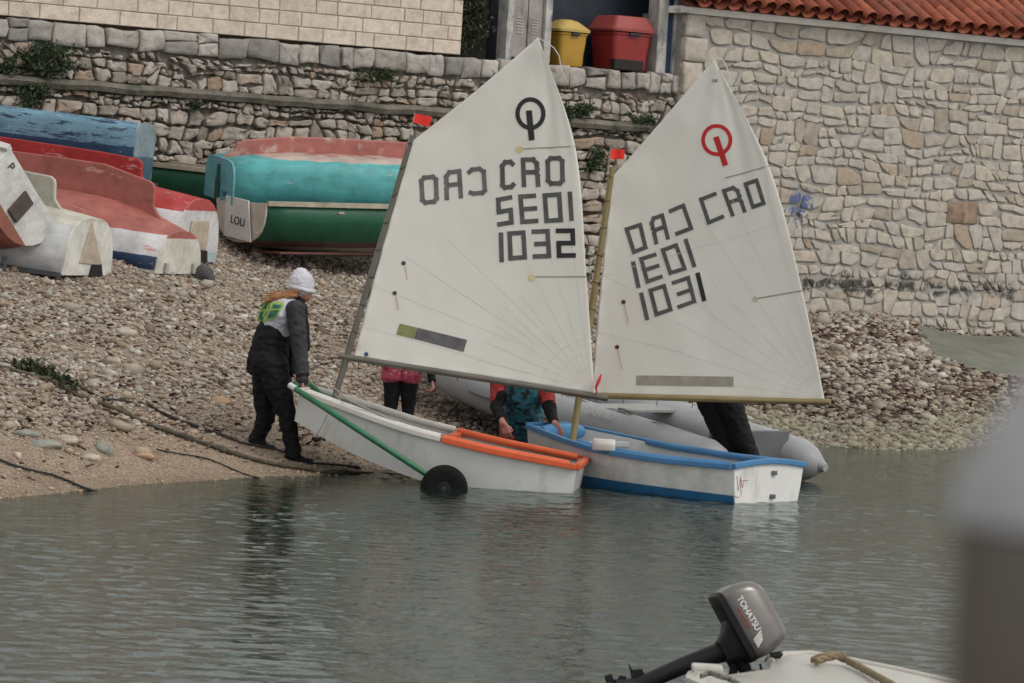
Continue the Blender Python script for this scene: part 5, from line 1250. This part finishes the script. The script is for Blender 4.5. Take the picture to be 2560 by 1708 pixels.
MB().box((.10, 0, .06), (.04, 1.05, .36)).build('transom_board', m_hypd, ti, bevel=.01); MB().box((1.5, 0, .12), (.26, 1.1, .03)).build('seat_board', mat('seat_grey', (.25, .25, .24), .2, 6, .6), ti, bevel=.008)
for s in (-1, 1):
    ox = [(x * sc_, s * (y + .207), z) for x, y, z in [(.1, .62, -.02), (1, .62, -.02), (2, .62, -.02), (2.7, .605, 0)]]
    MB().tube(ox, .022, 6, prof=[(-1, -.5), (1, -.5), (1, .5), (-1, .5)]).build('rub_strake', m_hypd, ti, bevel=.004)
    for x in (1.0, 2.05, 2.6): MB().box((x * sc_, s * .62, .212), (.16, .06, .02)).build('grab_patch', m_hypd, ti, bevel=.006)
    MB().tube([Vector((x * sc_, s * .66 * (1 if x < 2.7 else .94), .205 - .03 * math.sin(x * 6) ** 2)) for x in np.linspace(.5, 2.9, 25)], .006, 5).build('grab_line', m_line, ti, smooth=60)
text_mesh('lettering', 'GRAND', .10, mat('pale_print', (.36, .355, .33), .1, 9, .7), frame((1.15, .62 + .17, .145), (-1, 0, 0), (0, -.62, .78)), ti, False)

# ------------------------------------------------------------------ people
def ball(c, r, sub=2):
    bm = bmesh.new(); bmesh.ops.create_icosphere(bm, subdivisions=sub, radius=r); V = [v.co + Vector(c) for v in bm.verts]; Fc = [[v.index for v in f.verts] for f in bm.faces]; bm.free(); return V, Fc
def blob(name, caps, vox, mat_, parent, smooth=4, wrinkle=0.0, wfreq=9.0):
    mb = MB()
    for cp in caps:
        a, ra, b, rb = Vector(cp[0]), cp[1], Vector(cp[2]), cp[3]; sq = cp[4] if len(cp) > 4 else None
        L = (b - a).length; k = max(1, int(L / (.35 * min(ra, rb))))
        Vs = []
        k = min(k, 14)
        for i in range(k + 1):
            f = i / k; c = a.lerp(b, f); r = ra + (rb - ra) * f; V, Fc = ball((0, 0, 0), r)
            if sq:
                d, kk = Vector(sq[0]).normalized(), sq[1]; V = [v + d * (v.dot(d) * (kk - 1)) for v in V]
            mb.add([v + c for v in V], Fc)
    o = obj(name, mb.V, mb.F, mat_, parent, True)
    r_ = o.modifiers.new('r', 'REMESH'); r_.mode = 'VOXEL'; r_.voxel_size = vox
    s_ = o.modifiers.new('s', 'SMOOTH'); s_.factor = .5; s_.iterations = smooth
    dg = bpy.context.evaluated_depsgraph_get(); dg.update(); me = bpy.data.meshes.new_from_object(o.evaluated_get(dg)); o.modifiers.clear(); o.data = me
    if wrinkle:
        n = len(me.vertices); co = np.empty(n * 3, np.float32); no = np.empty(n * 3, np.float32); me.vertices.foreach_get('co', co); me.vertex_normals.foreach_get('vector', no)
        co = co.reshape(-1, 3); no = no.reshape(-1, 3)
        d = np.array([abs(mnoise.noise((c[0] * wfreq, c[1] * wfreq, c[2] * wfreq * 1.0))) + .5 * mnoise.noise((c[0] * 23, c[1] * 23, c[2] * 31)) for c in co])
        me.vertices.foreach_set('co', (co + no * (d * wrinkle)[:, None]).ravel().astype(np.float32)); me.update()
    me.polygons.foreach_set('use_smooth', [True] * len(me.polygons)); me.materials.clear(); me.materials.append(mat_); return o
def hand(wr, palm_dir, spread, curl, size=1.0, thumb=1):
    """capsules: palm + five fingers; palm_dir from wrist to knuckles, spread across the knuckles, curl towards the palm side"""
    d, s, c = Vector(palm_dir).normalized(), Vector(spread).normalized(), Vector(curl).normalized(); k = size; out = []
    kn = wr + d * .085 * k
    for w_ in (-.028, -.009, .009, .028): out.append((wr + s * w_ * .7 * k, .016 * k, kn + s * w_ * k, .0125 * k))
    for w_, L in ((-.030, .058), (-.010, .072), (.010, .078), (.030, .070)):
        a = kn + s * w_ * k; b = a + (d * .75 + c * .65).normalized() * L * .5 * k; e = b + (d * .15 + c * 1.0).normalized() * L * .42 * k; g = e + (c * .8 - d * .5).normalized() * L * .3 * k
        out += [(a, .0095 * k, b, .009 * k), (b, .009 * k, e, .008 * k), (e, .008 * k, g, .007 * k)]
    a = wr + s * thumb * .026 * k + d * .02 * k; b = a + (s * thumb * .8 + d * .6 + c * .4).normalized() * .040 * k; e = b + (d * .8 + c * .8).normalized() * .032 * k
    out += [(a, .013 * k, b, .0105 * k), (b, .0105 * k, e, .009 * k)]
    return out
m_skin = mat('skin', (0.42, 0.22, 0.165), .12, 12, .55); m_skinr = mat('cold_red_skin', (0.42, 0.17, 0.13), .15, 12, .55)
m_wader = mat('black_waders', (.007, .007, .0078), .35, 7, .75, .5, 22, .02, spec=.2); m_jblk = mat('black_jacket', (.009, .009, .010), .3, 9, .75, .5, 25, .015, spec=.15); m_jgry = mat('grey_jacket', (.034, .035, .039), .25, 9, .8, .5, 25, .015, spec=.2)
m_vest = mat('white_vest', (0.42, 0.42, 0.47), .12, 8, .8, .4, 18, .015); m_hat = mat('white_knit_hat', (0.52, 0.51, 0.56), .1, 10, .95, .6, 90, .006); m_hair = mat('auburn_hair', (0.30, 0.13, 0.045), .5, 30, .5, .9, 80, .01)

# person one: bends over the bow in waders
Y1 = 31.25
def q(px, py, dy=0.0): return P(px, py, Y1 + dy)
p1 = root('person', 'person in white beanie, white vest and black waders holding the dinghy bow', 'person', Vector((q(690, 1150).x, Y1, gz(q(690, 1150).x, Y1))))
nb = (0, 1, 0)                           # the figure is seen from its right side: width runs along depth
neck, chest, belly, hip = q(733, 752), q(705, 785), q(680, 850), q(668, 905)
shR, shL = q(738, 775, -.17), q(735, 775, .18)
elR, elL = q(749, 868, -.22), q(740, 862, .16); wrR, wrL = q(757, 948, -.30), q(730, 930, .0)
hd_ = q(753, 718)
hR, hL = q(680, 915, -.10), q(668, 915, .11)
knR, knL = q(716, 1032, -.13), q(664, 1040, .12); anR, anL = q(733, 1128, -.10), q(642, 1102, .14)
ftR, ftL = q(772, 1158, -.10), q(676, 1124, .14)
hips_ = [(hip + Vector((0, -.06, 0)), .15, hip + Vector((0, .07, 0)), .15), (belly, .145, hip, .165, ((0, 1, 0), 1.15))]
legs = [(hR, .130, knR, .074), (knR, .072, anR, .060), (hL, .130, knL, .076), (knL, .074, anL, .062), (anR, .072, anR + Vector((0, 0, -.05)), .06), (anL, .072, anL + Vector((0, 0, -.04)), .06), (anR + Vector((0, 0, -.07)), .045, ftR, .040), (anL + Vector((0, 0, -.05)), .045, ftL, .040)]
torso = [(belly, .122, chest, .128, ((0, 1, 0), 1.3)), (chest, .128, neck + Vector((-.02, 0, -.03)), .075, ((0, 1, 0), 1.6))]
# body under the clothes: one mesh incl. head and hands
hnd = hand(wrR + Vector((0, 0, -.01)), q(757, 975, -.30) - wrR, (0, 1, .1), (.6, .3, -.5), 1.0, 1) + hand(wrL, q(747, 955, .0) - wrL, (0, 1, .1), (.7, -.2, -.5), 1.0, -1)
hx = (hd_ - neck).normalized()
head = [(hd_ + Vector((.0, 0, .02)), .092, hd_ + Vector((.018, 0, -.05)), .070), (hd_ + Vector((.03, 0, -.045)), .06, hd_ + Vector((.048, 0, -.075)), .042), (neck, .055, hd_ + Vector((-.01, 0, -.05)), .052),
        (hd_ + Vector((.088, 0, -.022)), .012, hd_ + Vector((.102, 0, -.038)), .014), (hd_ + Vector((.080, -.02, -.066)), .010, hd_ + Vector((.080, .02, -.066)), .010), (hd_ + Vector((0, -.085, -.02)), .016, hd_ + Vector((-.005, -.088, -.045)), .012), (hd_ + Vector((0, .085, -.02)), .016, hd_ + Vector((-.005, .088, -.045)), .012)]
body = [(c_[0], c_[1] * .85, c_[2], c_[3] * .85) + tuple(c_[4:]) for c_ in hips_ + legs[:4] + torso] + head + [(shR, .05, elR, .04), (elR, .04, wrR, .026), (shL, .05, elL, .04), (elL, .04, wrL, .026), (chest, .1, shR, .06), (chest, .1, shL, .06)] + hnd
blob('body', body, .0065, m_skinr, p1, 2)
for s in (-1, 1): MB().add(*ball(hd_ + Vector((.082, s * .03, -.012)), .010, 1)).build('eye', m_black, p1, True, True)
blob('waders', hips_ + legs + [(belly + Vector((.0, 0, .03)), .15, hip, .17, ((0, 1, 0), 1.2))], .010, m_wader, p1, 3, .022, 7)
blob('vest', [(c_[0], c_[1] * 1.06, c_[2], c_[3] * 1.05) + tuple(c_[4:]) for c_ in torso], .009, m_vest, p1, 3, .014, 9)
blob('sleeve', [(shR, .082, elR, .066), (elR, .066, wrR, .050)], .008, m_jgry, p1, 3, .014, 11)
blob('sleeve', [(shR + Vector((.025, .05, .01)), .072, elR + Vector((.03, .05, 0)), .056), (shL, .08, elL, .064), (elL, .062, wrL, .046), (wrR + (elR - wrR) * .10, .054, wrR, .048), (neck + Vector((.03, 0, .0)), .075, neck + Vector((.015, 0, .05)), .062)], .008, m_jblk, p1, 3, .012, 11)
rim = [hd_ + Vector((.004 + .099 * math.cos(a), .099 * math.sin(a), -.014 - .02 * math.cos(a))) for a in np.linspace(0, 2 * math.pi, 18, False)]
blob('hat', [(rim[i], .015, rim[(i + 1) % 18], .015) for i in range(18)] + [(hd_ + Vector((.0, 0, .035)), .105, hd_ + Vector((.004, 0, .012)), .107), (hd_ + Vector((-.012, 0, .09)), .07, hd_ + Vector((0, 0, .04)), .10)], .006, m_hat, p1, 2, .006, 45)
hair = []
for i in range(44):
    a = hd_ + Vector((rng.uniform(-.10, -.02), rng.uniform(-.10, .085), rng.uniform(-.09, -.05))); b = a + Vector((rng.uniform(-.09, -.04), rng.uniform(-.02, .02), rng.uniform(-.07, -.03))); c = b + Vector((rng.uniform(-.17, -.06), rng.uniform(-.06, .03), rng.uniform(-.09, -.02)))
    a.z += .02; b.z += .045; c.z += .05
    hair += [(a, .022, b, .014), (b, .014, c, .005)]
blob('hair', hair, .005, m_hair, p1, 1)
# shield on the back of the vest, laid on the cloth
def decal(target, polys_px, name, mat_, parent, off=.006, flip=None):
    vs = [target.matrix_parent_inverse and v.co for v in target.data.vertices]; fs = [tuple(p.vertices) for p in target.data.polygons]
    tree = BVHTree.FromPolygons(vs, fs); mb = MB()
    for poly in polys_px:
        poly = [np.array(p, float) for p in poly]; c = sum(poly) / len(poly); rings = 5; V = []; Fc = []; m = len(poly); okk = True
        for r in range(rings + 1):
            for p in poly:
                x = c + (p - c) * r / rings; h = tree.ray_cast(CAM, ray(x[0], x[1]))
                if h[0] is None: okk = False; h = (P(x[0], x[1], Y1),)
                V.append(h[0] - ray(x[0], x[1]) * off)
        for r in range(rings):
            for k in range(m): Fc.append((r * m + k, r * m + (k + 1) % m, (r + 1) * m + (k + 1) % m, (r + 1) * m + k))
        mb.add(V, Fc)
    return mb.build(name, mat_, parent, True)
def dens(poly, n=5):
    out = []
    for a, b in zip(poly, poly[1:] + poly[:1]): out += [tuple(np.array(a) * (1 - t) + np.array(b) * t) for t in np.linspace(0, 1, n, False)]
    return out
vest = [c_ for c_ in p1.children if c_.name.startswith('vest')][0]
sc6 = lambda x, y: (580 + x * .3443, 640 + y * .3443)
shield = [sc6(*p) for p in ((245, 320), (375, 335), (372, 360), (330, 440), (270, 470), (205, 492), (180, 470), (200, 400))]
decal(vest, [dens(shield)], 'shield_emblem', mat('lime_print', (.24, .36, .07), .15, 9, .7), p1, .006)
for pl in ([(220, 385), (255, 345), (280, 348), (268, 378)], [(298, 350), (360, 355), (350, 382), (288, 380)], [(205, 410), (262, 396), (238, 440), (205, 470), (196, 450)], [(278, 398), (345, 392), (318, 435), (250, 462)]):
    decal(vest, [dens([sc6(*p) for p in pl], 3)], 'shield_field', mat('green_print', (.018, .12, .07), .2, 9, .7), p1, .009)

def simple_person(label, feet, hip, chest, neckp, hd2, arms, garments, group=None, lean=None):
    """feet/knees as lists; arms: (shoulder, elbow, wrist, hand capsules)"""
    pass
def stand(label, base, H, shift, face, cols, arms=None, pant=None):
    """an upright figure of height H on base; shift(z) leans it sideways; cols: dict of garment materials"""
    k = H / 1.7; t = root('person', label, 'person', base)
    f = Vector(face).normalized(); s = Vector((-f.y, f.x, 0))
    def g(x, y, z): return base + s * (x * k) + f * (y * k) + Vector((0, 0, z * k)) + shift(z * k)
    L = []
    for sd_ in (-1, 1): L += [(g(sd_ * .085, 0, .90), .115 * k, g(sd_ * .085, .02, .48), .080 * k), (g(sd_ * .085, .02, .48), .080 * k, g(sd_ * .09, -.01, .10), .048 * k), (g(sd_ * .10, 0, .06), .042 * k, g(sd_ * .11, .13, .04), .036 * k)]
    T = [(g(0, 0, .92), .125 * k, g(0, 0, 1.10), .11 * k, (tuple(s), 1.35)), (g(0, 0, 1.10), .115 * k, g(0, 0, 1.34), .12 * k, (tuple(s), 1.45))]
    A = []; Hn = []
    for sd_ in (-1, 1):
        sh, el, wr = g(sd_ * .19, 0, 1.38), g(sd_ * .25, .02, 1.12), g(sd_ * .26, .06, .88)
        if arms and arms.get(sd_): el, wr = arms[sd_](sh)
        A += [(sh, .055 * k, el, .042 * k), (el, .042 * k, wr, .03 * k)]
        Hn += hand(wr, wr - el, tuple(f), tuple(s * -sd_), k, 1)
    Hd = [(g(0, 0, 1.42), .055 * k, g(0, .01, 1.50), .052 * k), (g(0, .0, 1.61), .088 * k, g(0, .02, 1.55), .07 * k), (g(0, .04, 1.54), .05 * k, g(0, .055, 1.52), .038 * k), (g(0, .09, 1.575), .012 * k, g(0, .10, 1.56), .013 * k)]
    blob('body', [(c_[0], c_[1] * .85, c_[2], c_[3] * .85) + tuple(c_[4:]) for c_ in L + T] + Hd + A + Hn, .008, m_skinr, t, 2)
    blob('trousers', [(c_[0], c_[1] * 1.08, c_[2], c_[3] * 1.12) for c_ in L] + [(g(0, 0, .92), .135 * k, g(0, 0, 1.0), .125 * k, (tuple(s), 1.3))], .010, cols['legs'], t, 3, .012)
    blob('jacket', [(c_[0], c_[1] * 1.1, c_[2], c_[3] * 1.1) + tuple(c_[4:]) for c_ in T] + [(c_[0], c_[1] * 1.3, c_[2], c_[3] * 1.3) for c_ in A], .010, cols['top'], t, 3, .012)
    blob('hair', [(g(0, -.025, 1.63), .095 * k, g(0, -.03, 1.56), .085 * k)], .010, m_hair, t, 3)
    return t, g, k
# person two: patterned pink shorts over black leggings, behind the left sail
def m_pattern(name, a, b, c, s=26):
    m, n, bb = new_mat(name); v = wpos(n); f = nz(n, v, s, 3, .6)
    n.links.new(ramp(n, f, [(.40, a), (.47, b), (.60, b), (.64, c)]), bb.inputs['Base Color']); bb.inputs['Roughness'].default_value = .8; return m
x2 = P(1000, 1000, 33.3); b2 = Vector((x2.x, 33.3, gz(x2.x, 33.3)))
p2, g2, k2 = stand('person seen from behind in pink patterned shorts and black leggings between mast and inflatable', b2, 1.48, lambda z: Vector((0, 0, 0)), (0, 1, 0), {'legs': m_jblk, 'top': m_jblk},
                   {-1: lambda sh: (P(1072, 900, 33.2), P(1080, 950, 33.15)), 1: None})
mpink = m_pattern('pink_floral', (.30, .022, .055), (.36, .06, .10), (.50, .30, .32), 30)
blob('shorts', [(g2(s * .085, 0, .96), .150 * k2, g2(s * .092, .01, .60), .120 * k2) for s in (-1, 1)] + [(g2(0, 0, .96), .14 * k2, g2(0, 0, 1.04), .13 * k2, ((1, 0, 0), 1.3))], .010, mpink, p2, 3, .010)
# person three: kneels at the bow of the blue-railed dinghy
Y3 = 32.45
def r3(px, py, dy=0.0): return P(px, py, Y3 + dy)
p3 = root('person', 'person in teal patterned vest and red jacket kneeling at the blue-railed bow', 'person', Vector((r3(1310, 1100).x, Y3, gz(r3(1310, 1100).x, Y3))))
hp3, ch3, nk3, hd3 = r3(1312, 1078, .22), r3(1306, 985, .05), r3(1303, 935, .0), r3(1300, 895, -.03)
sR, sL = r3(1248, 960), r3(1360, 962); eR, eL = r3(1240, 1015, -.08), r3(1376, 1030, -.14); wR, wL = r3(1258, 1060, -.34), r3(1388, 1062, -.40)
lg = [(hp3 + Vector((-.10, 0, 0)), .11, hp3 + Vector((-.14, -.12, -.26)), .08), (hp3 + Vector((.10, 0, 0)), .11, hp3 + Vector((.16, -.10, -.28)), .08), (hp3 + Vector((-.14, -.12, -.26)), .08, hp3 + Vector((-.12, .30, -.34)), .055), (hp3 + Vector((.16, -.10, -.28)), .08, hp3 + Vector((.14, .32, -.36)), .055)]
tz = [(hp3, .125, ch3, .12, ((1, 0, 0), 1.25)), (ch3, .12, nk3 + Vector((0, 0, -.06)), .085, ((1, 0, 0), 1.5))]
ar = [(sR, .055, eR, .043), (eR, .043, wR, .028), (sL, .055, eL, .043), (eL, .043, wL, .028)]
hn = hand(wR, (.35, -.25, -.8), (.8, -.3, .2), (.3, .5, -.4), 1.0, 1) + hand(wL, (.45, -.25, -.75), (.8, -.3, .2), (-.2, .5, -.4), 1.0, -1)
hdc = [(nk3, .05, hd3, .052), (hd3 + Vector((0, 0, .06)), .088, hd3 + Vector((0, -.03, -.01)), .066), (hd3 + Vector((0, -.06, -.03)), .045, hd3 + Vector((0, -.075, -.045)), .034), (hd3 + Vector((0, -.095, .02)), .011, hd3 + Vector((0, -.10, .005)), .013)]
blob('body', [(c_[0], c_[1] * .85, c_[2], c_[3] * .85) + tuple(c_[4:]) for c_ in lg + tz] + ar + hn + hdc, .007, m_skinr, p3, 2)
m_redj = mat('red_jacket', (.33, .022, .018), .2, 8, .6, .4, 20, .012); m_teal = m_pattern('teal_pattern', (.012, .016, .022), (.02, .13, .17), (.17, .19, .22), 13)
blob('trousers', [(c_[0], c_[1] * 1.1, c_[2], c_[3] * 1.1) for c_ in lg], .010, mat('dark_red_trousers', (.22, .015, .015), .2, 8, .7), p3, 3, .012)
blob('jacket', [(sR, .078, sR.lerp(eR, .75), .062), (sL, .072, sL.lerp(eL, .75), .060), (ch3 + Vector((0, .03, .05)), .12, nk3, .08, ((1, 0, 0), 1.5))], .009, m_redj, p3, 3, .012)
blob('cuff', [(sR.lerp(eR, .55) + Vector((.02, -.01, 0)), .064, eR, .056), (eR, .056, eR.lerp(wR, .72), .042)], .009, m_jblk, p3, 3, .010)
blob('cuff', [(sL.lerp(eL, .70), .062, eL, .055), (eL, .055, eL.lerp(wL, .78), .040)], .009, m_jblk, p3, 3, .010)
blob('vest', [(c_[0] + Vector((0, -.02, 0)), c_[1] * 1.12, c_[2] + Vector((0, -.02, 0)), c_[3] * 1.12) + tuple(c_[4:]) for c_ in tz], .009, m_teal, p3, 3, .012)
blob('hair', [(hd3 + Vector((0, .03, .08)), .09, hd3 + Vector((0, .04, .0)), .08)], .010, m_hair, p3, 3)
# person four: dark wetsuit behind the right sail
b4 = P(1895, 1150, 32.75); b4 = Vector((b4.x + .03, 32.75, -.10))
p4, g4, k4 = stand('person in black wetsuit standing in the inflatable behind the right sail', b4, 1.72, lambda z: Vector((-.48 * min(z, .95), .0, -.03 * z)), (-.45, -.85, 0), {'legs': m_wader, 'top': m_wader},
                   {s_: (lambda sh: (sh + Vector((-.12, -.05, -.20)), sh + Vector((-.30, -.12, -.08)))) for s_ in (-1, 1)})
tg4 = [g4(x, y, .86) for x, y in ((-.17, .10), (-.05, .17), (.06, .16), (.17, .10))]
MB().tube(tg4, .006, 6).build('waist_strap', m_line, p4, True, 60)
# ------------------------------------------------------------------ foreground: white boat with outboard motor
YF = 16.3
m_fw = mat('cream_gelcoat', (0.44, 0.42, 0.375), .10, 4, .4, stain=(.33, .31, .26), stain_amt=.3, stain_scale=4)
zG = Pz  # alias
def fg(px, py, z): return Pz(px, py, z)
b0 = fg(1985, 1640, .40); fb = root('moored_boat', 'cream white moored boat at the bottom edge with a tilted outboard motor', 'boat', Vector((b0.x, b0.y, 0)))
far = [fg(1712, 1690, .38), fg(1718, 1676, .40), fg(1790, 1672, .40)]
deck = [fg(1925, 1655, .41), fg(1962, 1638, .42), fg(2025, 1636, .425), fg(2110, 1650, .42), fg(2240, 1676, .41), fg(2390, 1710, .40), fg(2560, 1750, .39)]
dn_ = Vector((.35, -1.25, 0))
ring_t = [far[0], far[1], far[2], far[2] + Vector((.02, -.22, .0)), deck[0] + Vector((-.02, -.26, 0))] + deck + [deck[-1] + dn_ * .75, deck[3] + dn_ * 1.05, far[2] + dn_ * .95, far[0] + dn_ * .85]
c_ = sum(ring_t, Vector()) / len(ring_t)
def sr(k, dz, zabs=None): return [Vector((c_.x + (v.x - c_.x) * k, c_.y + (v.y - c_.y) * k, (v.z + dz) if zabs is None else zabs)) for v in ring_t]
MB().loft([sr(.80, 0, -.12), sr(.93, 0, .05), sr(.985, -.06), sr(1.0, -.02), sr(.995, -.004), sr(.96, .004)]).build('hull', m_fw, fb, True, 35)
MB().tube([v + Vector((0, 0, .0)) for v in deck], .018, 8).build('rub_rail', m_fw, fb, True, 60)
MB().box((far[1] + far[2]) / 2 + Vector((.02, -.04, .012)), (.13, .10, .03)).build('stern_corner', m_fw, fb, True, bevel=.012)
om_o = P(1880, 1541, YF)
# motor frame: b along the cowl length (down-right in view), m from the base to the cowl's top, wd across
def vdir(dx, dy): return (RGT * dx - UP * dy).normalized()
bdir = vdir(95, 172); mdir0 = vdir(172, -95)
R20 = Matrix.Rotation(math.radians(-11), 3, bdir)
mdir = R20 @ mdir0; wdir = bdir.cross(mdir).normalized()
if wdir.dot(FWD) > 0: wdir = -wdir       # wdir points to the camera
mo = root('outboard_motor', 'grey outboard motor tilted up on the stern of the cream boat', 'outboard motor', P(1850, 1670, YF))
def mp(b, m, w): return om_o + bdir * b + mdir * m + wdir * w
def cow(m, kb, kw, sh=0.0, r=.05): return [mp(x + sh, m, y) for x, y in rrect(0, 0, kb, kw, r, 5)]
def m_cowl():
    m, n, b = new_mat('cowl_paint'); v = wpos(n); f = nz(n, v, 8, 4)
    n.links.new(ramp(n, f, [(.3, (.115, .105, .098)), (.7, (.15, .138, .13))]), b.inputs['Base Color']); b.inputs['Metallic'].default_value = .55; b.inputs['Roughness'].default_value = .34; b.inputs['Coat Weight'].default_value = .25; return m
mcw = m_cowl(); m_mot = mat('motor_black', (.010, .010, .011), .4, 14, .55, .3, 50, .006, spec=.25)
MB().loft([cow(-.088, .158, .096, 0, .03), cow(-.083, .163, .102, 0, .035), cow(-.03, .166, .106, .002, .04), cow(.03, .156, .100, .006, .045), cow(.065, .142, .086, .010, .05), cow(.088, .118, .062, .014, .045), cow(.094, .09, .040, .014, .035)]).build('cowl', mcw, mo, True, 50)
MB().loft([cow(-.118, .140, .080, .01, .03), cow(-.112, .160, .098, .004, .035), cow(-.090, .165, .103, 0, .035)]).build('lower_cowl', m_mot, mo, True, 40)
MB().loft([cow(-.19, .05, .04, .07, .02), cow(-.15, .07, .055, .065, .03), cow(-.115, .095, .07, .05, .03)]).build('engine_pan', m_mot, mo, True, 40)
# leg points down-left
l0, l1, l2 = P(1838, 1618, YF), P(1700, 1668, YF - .02), P(1590, 1716, YF - .03)
MB().tube([l0, l0.lerp(l1, .5), l1, l2], [.048, .042, .038, .034], 14).build('leg', m_mot, mo, True, 50)
MB().tube([P(1742, 1652, YF), P(1736, 1638, YF)], [.05, .02], 10).build('leg_collar', m_mot, mo, True, 50)
MB().prism([P(1570, 1655, YF - .02), P(1582, 1675, YF - .02), P(1605, 1672, YF - .02), P(1618, 1698, YF - .02), P(1600, 1725, YF - .02), P(1582, 1712, YF - .02)], FWD, .012).build('fin', m_mot, mo, True, bevel=.003)
for a in range(3):
    an = a * 2.1 + .5; h = P(1538, 1708, YF - .05); tp = h + RGT * (.055 * math.cos(an)) + UP * (.055 * math.sin(an))
    MB().prism([h, h.lerp(tp, .6) + FWD.cross(tp - h) * .45, tp, h.lerp(tp, .6) - FWD.cross(tp - h) * .35], FWD * 1.0 + UP * .3, .006).build('propeller_blade', m_mot, mo, True)
MB().tube([l2, P(1538, 1715, YF - .05)], [.036, .03], 12).build('gearcase', m_mot, mo, True, 50)
# clamp bracket, tiller and cables
MB().tube([P(1845, 1640, YF + .02), P(1862, 1672, YF + .01), P(1872, 1700, YF)], [.04, .03, .022], 10).build('clamp_bracket', m_mot, mo, True, 50)
MB().tube([P(1820, 1640, YF), P(1835, 1668, YF), P(1830, 1700, YF)], [.022, .02, .018], 8).build('clamp_bracket', m_mot, mo, True, 50)
MB().tube([P(1916, 1648, YF - .04), P(1955, 1685, YF - .08), P(1962, 1692, YF - .09), P(1992, 1722, YF - .12)], [.012, .012, .018, .019], 10).build('tiller', m_mot, mo, True, 50)
MB().tube([P(1900, 1660, YF), P(1905, 1680, YF), P(1925, 1700, YF)], .005, 6).build('fuel_hose', m_mot, mo, True, 60)
MB().tube([P(1925, 1640, YF - .05), P(1948, 1638, YF - .05), P(1955, 1632, YF - .05)], [.014, .016, .01], 8).build('shift_lever', m_mot, mo, True, 50)
MB().box(P(1882, 1690, YF), (.05, .05, .05)).build('clamp_screw', mat('rusty_screw', (.20, .11, .07), .4, 20, .8), mo, True, bevel=.012)
face_o = mp(-.02, .0, .1065)
text_mesh('brand_lettering', 'TOHATSU', .037, mat('white_decal', (.75, .74, .72), .05, 9, .5), frame(mp(-.028, -.030, .1085), bdir + mdir * .03, mdir + wdir * .02), mo, True, 0, .0015, .95)
for k in range(4): MB().prism([mp(.058 + k * .011, -.018 - .004 * k, .1070), mp(.063 + k * .011, -.018 - .004 * k, .1070), mp(.085 + k * .011, -.066, .1050), mp(.080 + k * .011, -.066, .1050)], wdir, .003).build('decal_stripe', bpy.data.materials['white_decal'], mo, True)
mb = MB(); mb.prism([mp(-.07, -.062, .1045), mp(.03, -.058, .1045), mp(.03, -.051, .1050), mp(-.07, -.055, .1050)], wdir, .002); mb.build('decal_stripe', mat('red_decal', (.20, .03, .02), .1, 9, .5), mo, True)
# ropes on the boat
m_hemp = mat('hemp_rope', (0.24, 0.19, 0.115), .35, 60, .95, .9, 120, .01)
def twist(path, r, name, mat_, label=None, parent=None):
    mb = MB(); pts = []
    for a, b in zip(path[:-1], path[1:]):
        k = max(2, int((b - a).length / .012)); pts += [a.lerp(b, i / k) for i in range(k)]
    pts.append(path[-1])
    for ph_ in (0, 2.09, 4.19):
        q_ = []
        for i, p in enumerate(pts): q_.append(p + Vector((0, math.cos(i * .55 + ph_), math.sin(i * .55 + ph_))) * r * .5)
        mb.tube(q_, r * .58, 6)
    o = mb.build(name, mat_, parent, True if parent else False, 60); return tag(o, label, 'rope') if label else o
twist([fg(2040, 1655, .44), fg(2070, 1643, .455), fg(2095, 1640, .46), fg(2115, 1650, .445), fg(2150, 1668, .435), fg(2190, 1690, .43), fg(2230, 1712, .42), fg(2270, 1740, .42)], .017, 'mooring_line', m_hemp, 'twisted tan rope over the rail of the cream boat')
twist([fg(2028, 1650, .44), fg(2060, 1640, .46), fg(2100, 1637, .465), fg(2118, 1648, .45)], .015, 'mooring_line', m_hemp, 'short tan rope bight on the cream boat rail')
twist([fg(1752, 1690, .43), fg(1775, 1682, .44), fg(1800, 1690, .445), fg(1825, 1698, .43), fg(1850, 1712, .43)], .012, 'mooring_line', mat('grey_rope', (.20, .185, .16), .4, 60, .95), 'grey frayed rope lying at the stern corner by the motor')

# ------------------------------------------------------------------ near, out of focus post at the right edge
YP = 1.1
m_post = mat('weathered_post', (0.12, 0.11, 0.10), .35, 7, .9, .5, 30, .01, stain=(.10, .075, .055), stain_amt=.3, stain_scale=4, stain_sc3=(1, 1, .3)); m_cap = mat('pale_cap', (0.34, 0.335, 0.34), .12, 6, .8)
pc = P(2760, 1320, YP); rP = pc.x - P(2388, 1320, YP).x
zc = P(2400, 1310, YP).z
po = root('mooring_post', 'blurred dark mooring post with pale sloping cap at the right edge', 'post', Vector((pc.x, YP, -.9)))
def pring(z, k): return [Vector((pc.x + math.cos(a) * rP * k, YP + math.sin(a) * rP * k, z)) for a in np.linspace(0, 2 * math.pi, 28, False)]
MB().loft([pring(-.9, 1.08), pring(.5, 1.05), pring(1.5, 1.02), pring(zc, 1.0)]).build('shaft', m_post, po, True, 50)
MB().loft([pring(zc + .001, 1.03), pring(zc + .012, 1.03), pring(zc + .035, .72), pring(zc + .065, .36), pring(zc + .072, .12)]).build('cap', m_cap, po, True, 50)
rz = P(2540, 1690, YP).z
MB().tube([Vector((pc.x + math.cos(a) * rP * 1.10, YP + math.sin(a) * rP * 1.10, rz - .05 + .07 * math.cos(a - 1.0))) for a in np.linspace(0, 2 * math.pi, 30, False)], .010, 8, closed=True).build('rope_loop', m_dkrope, po, True, 60)
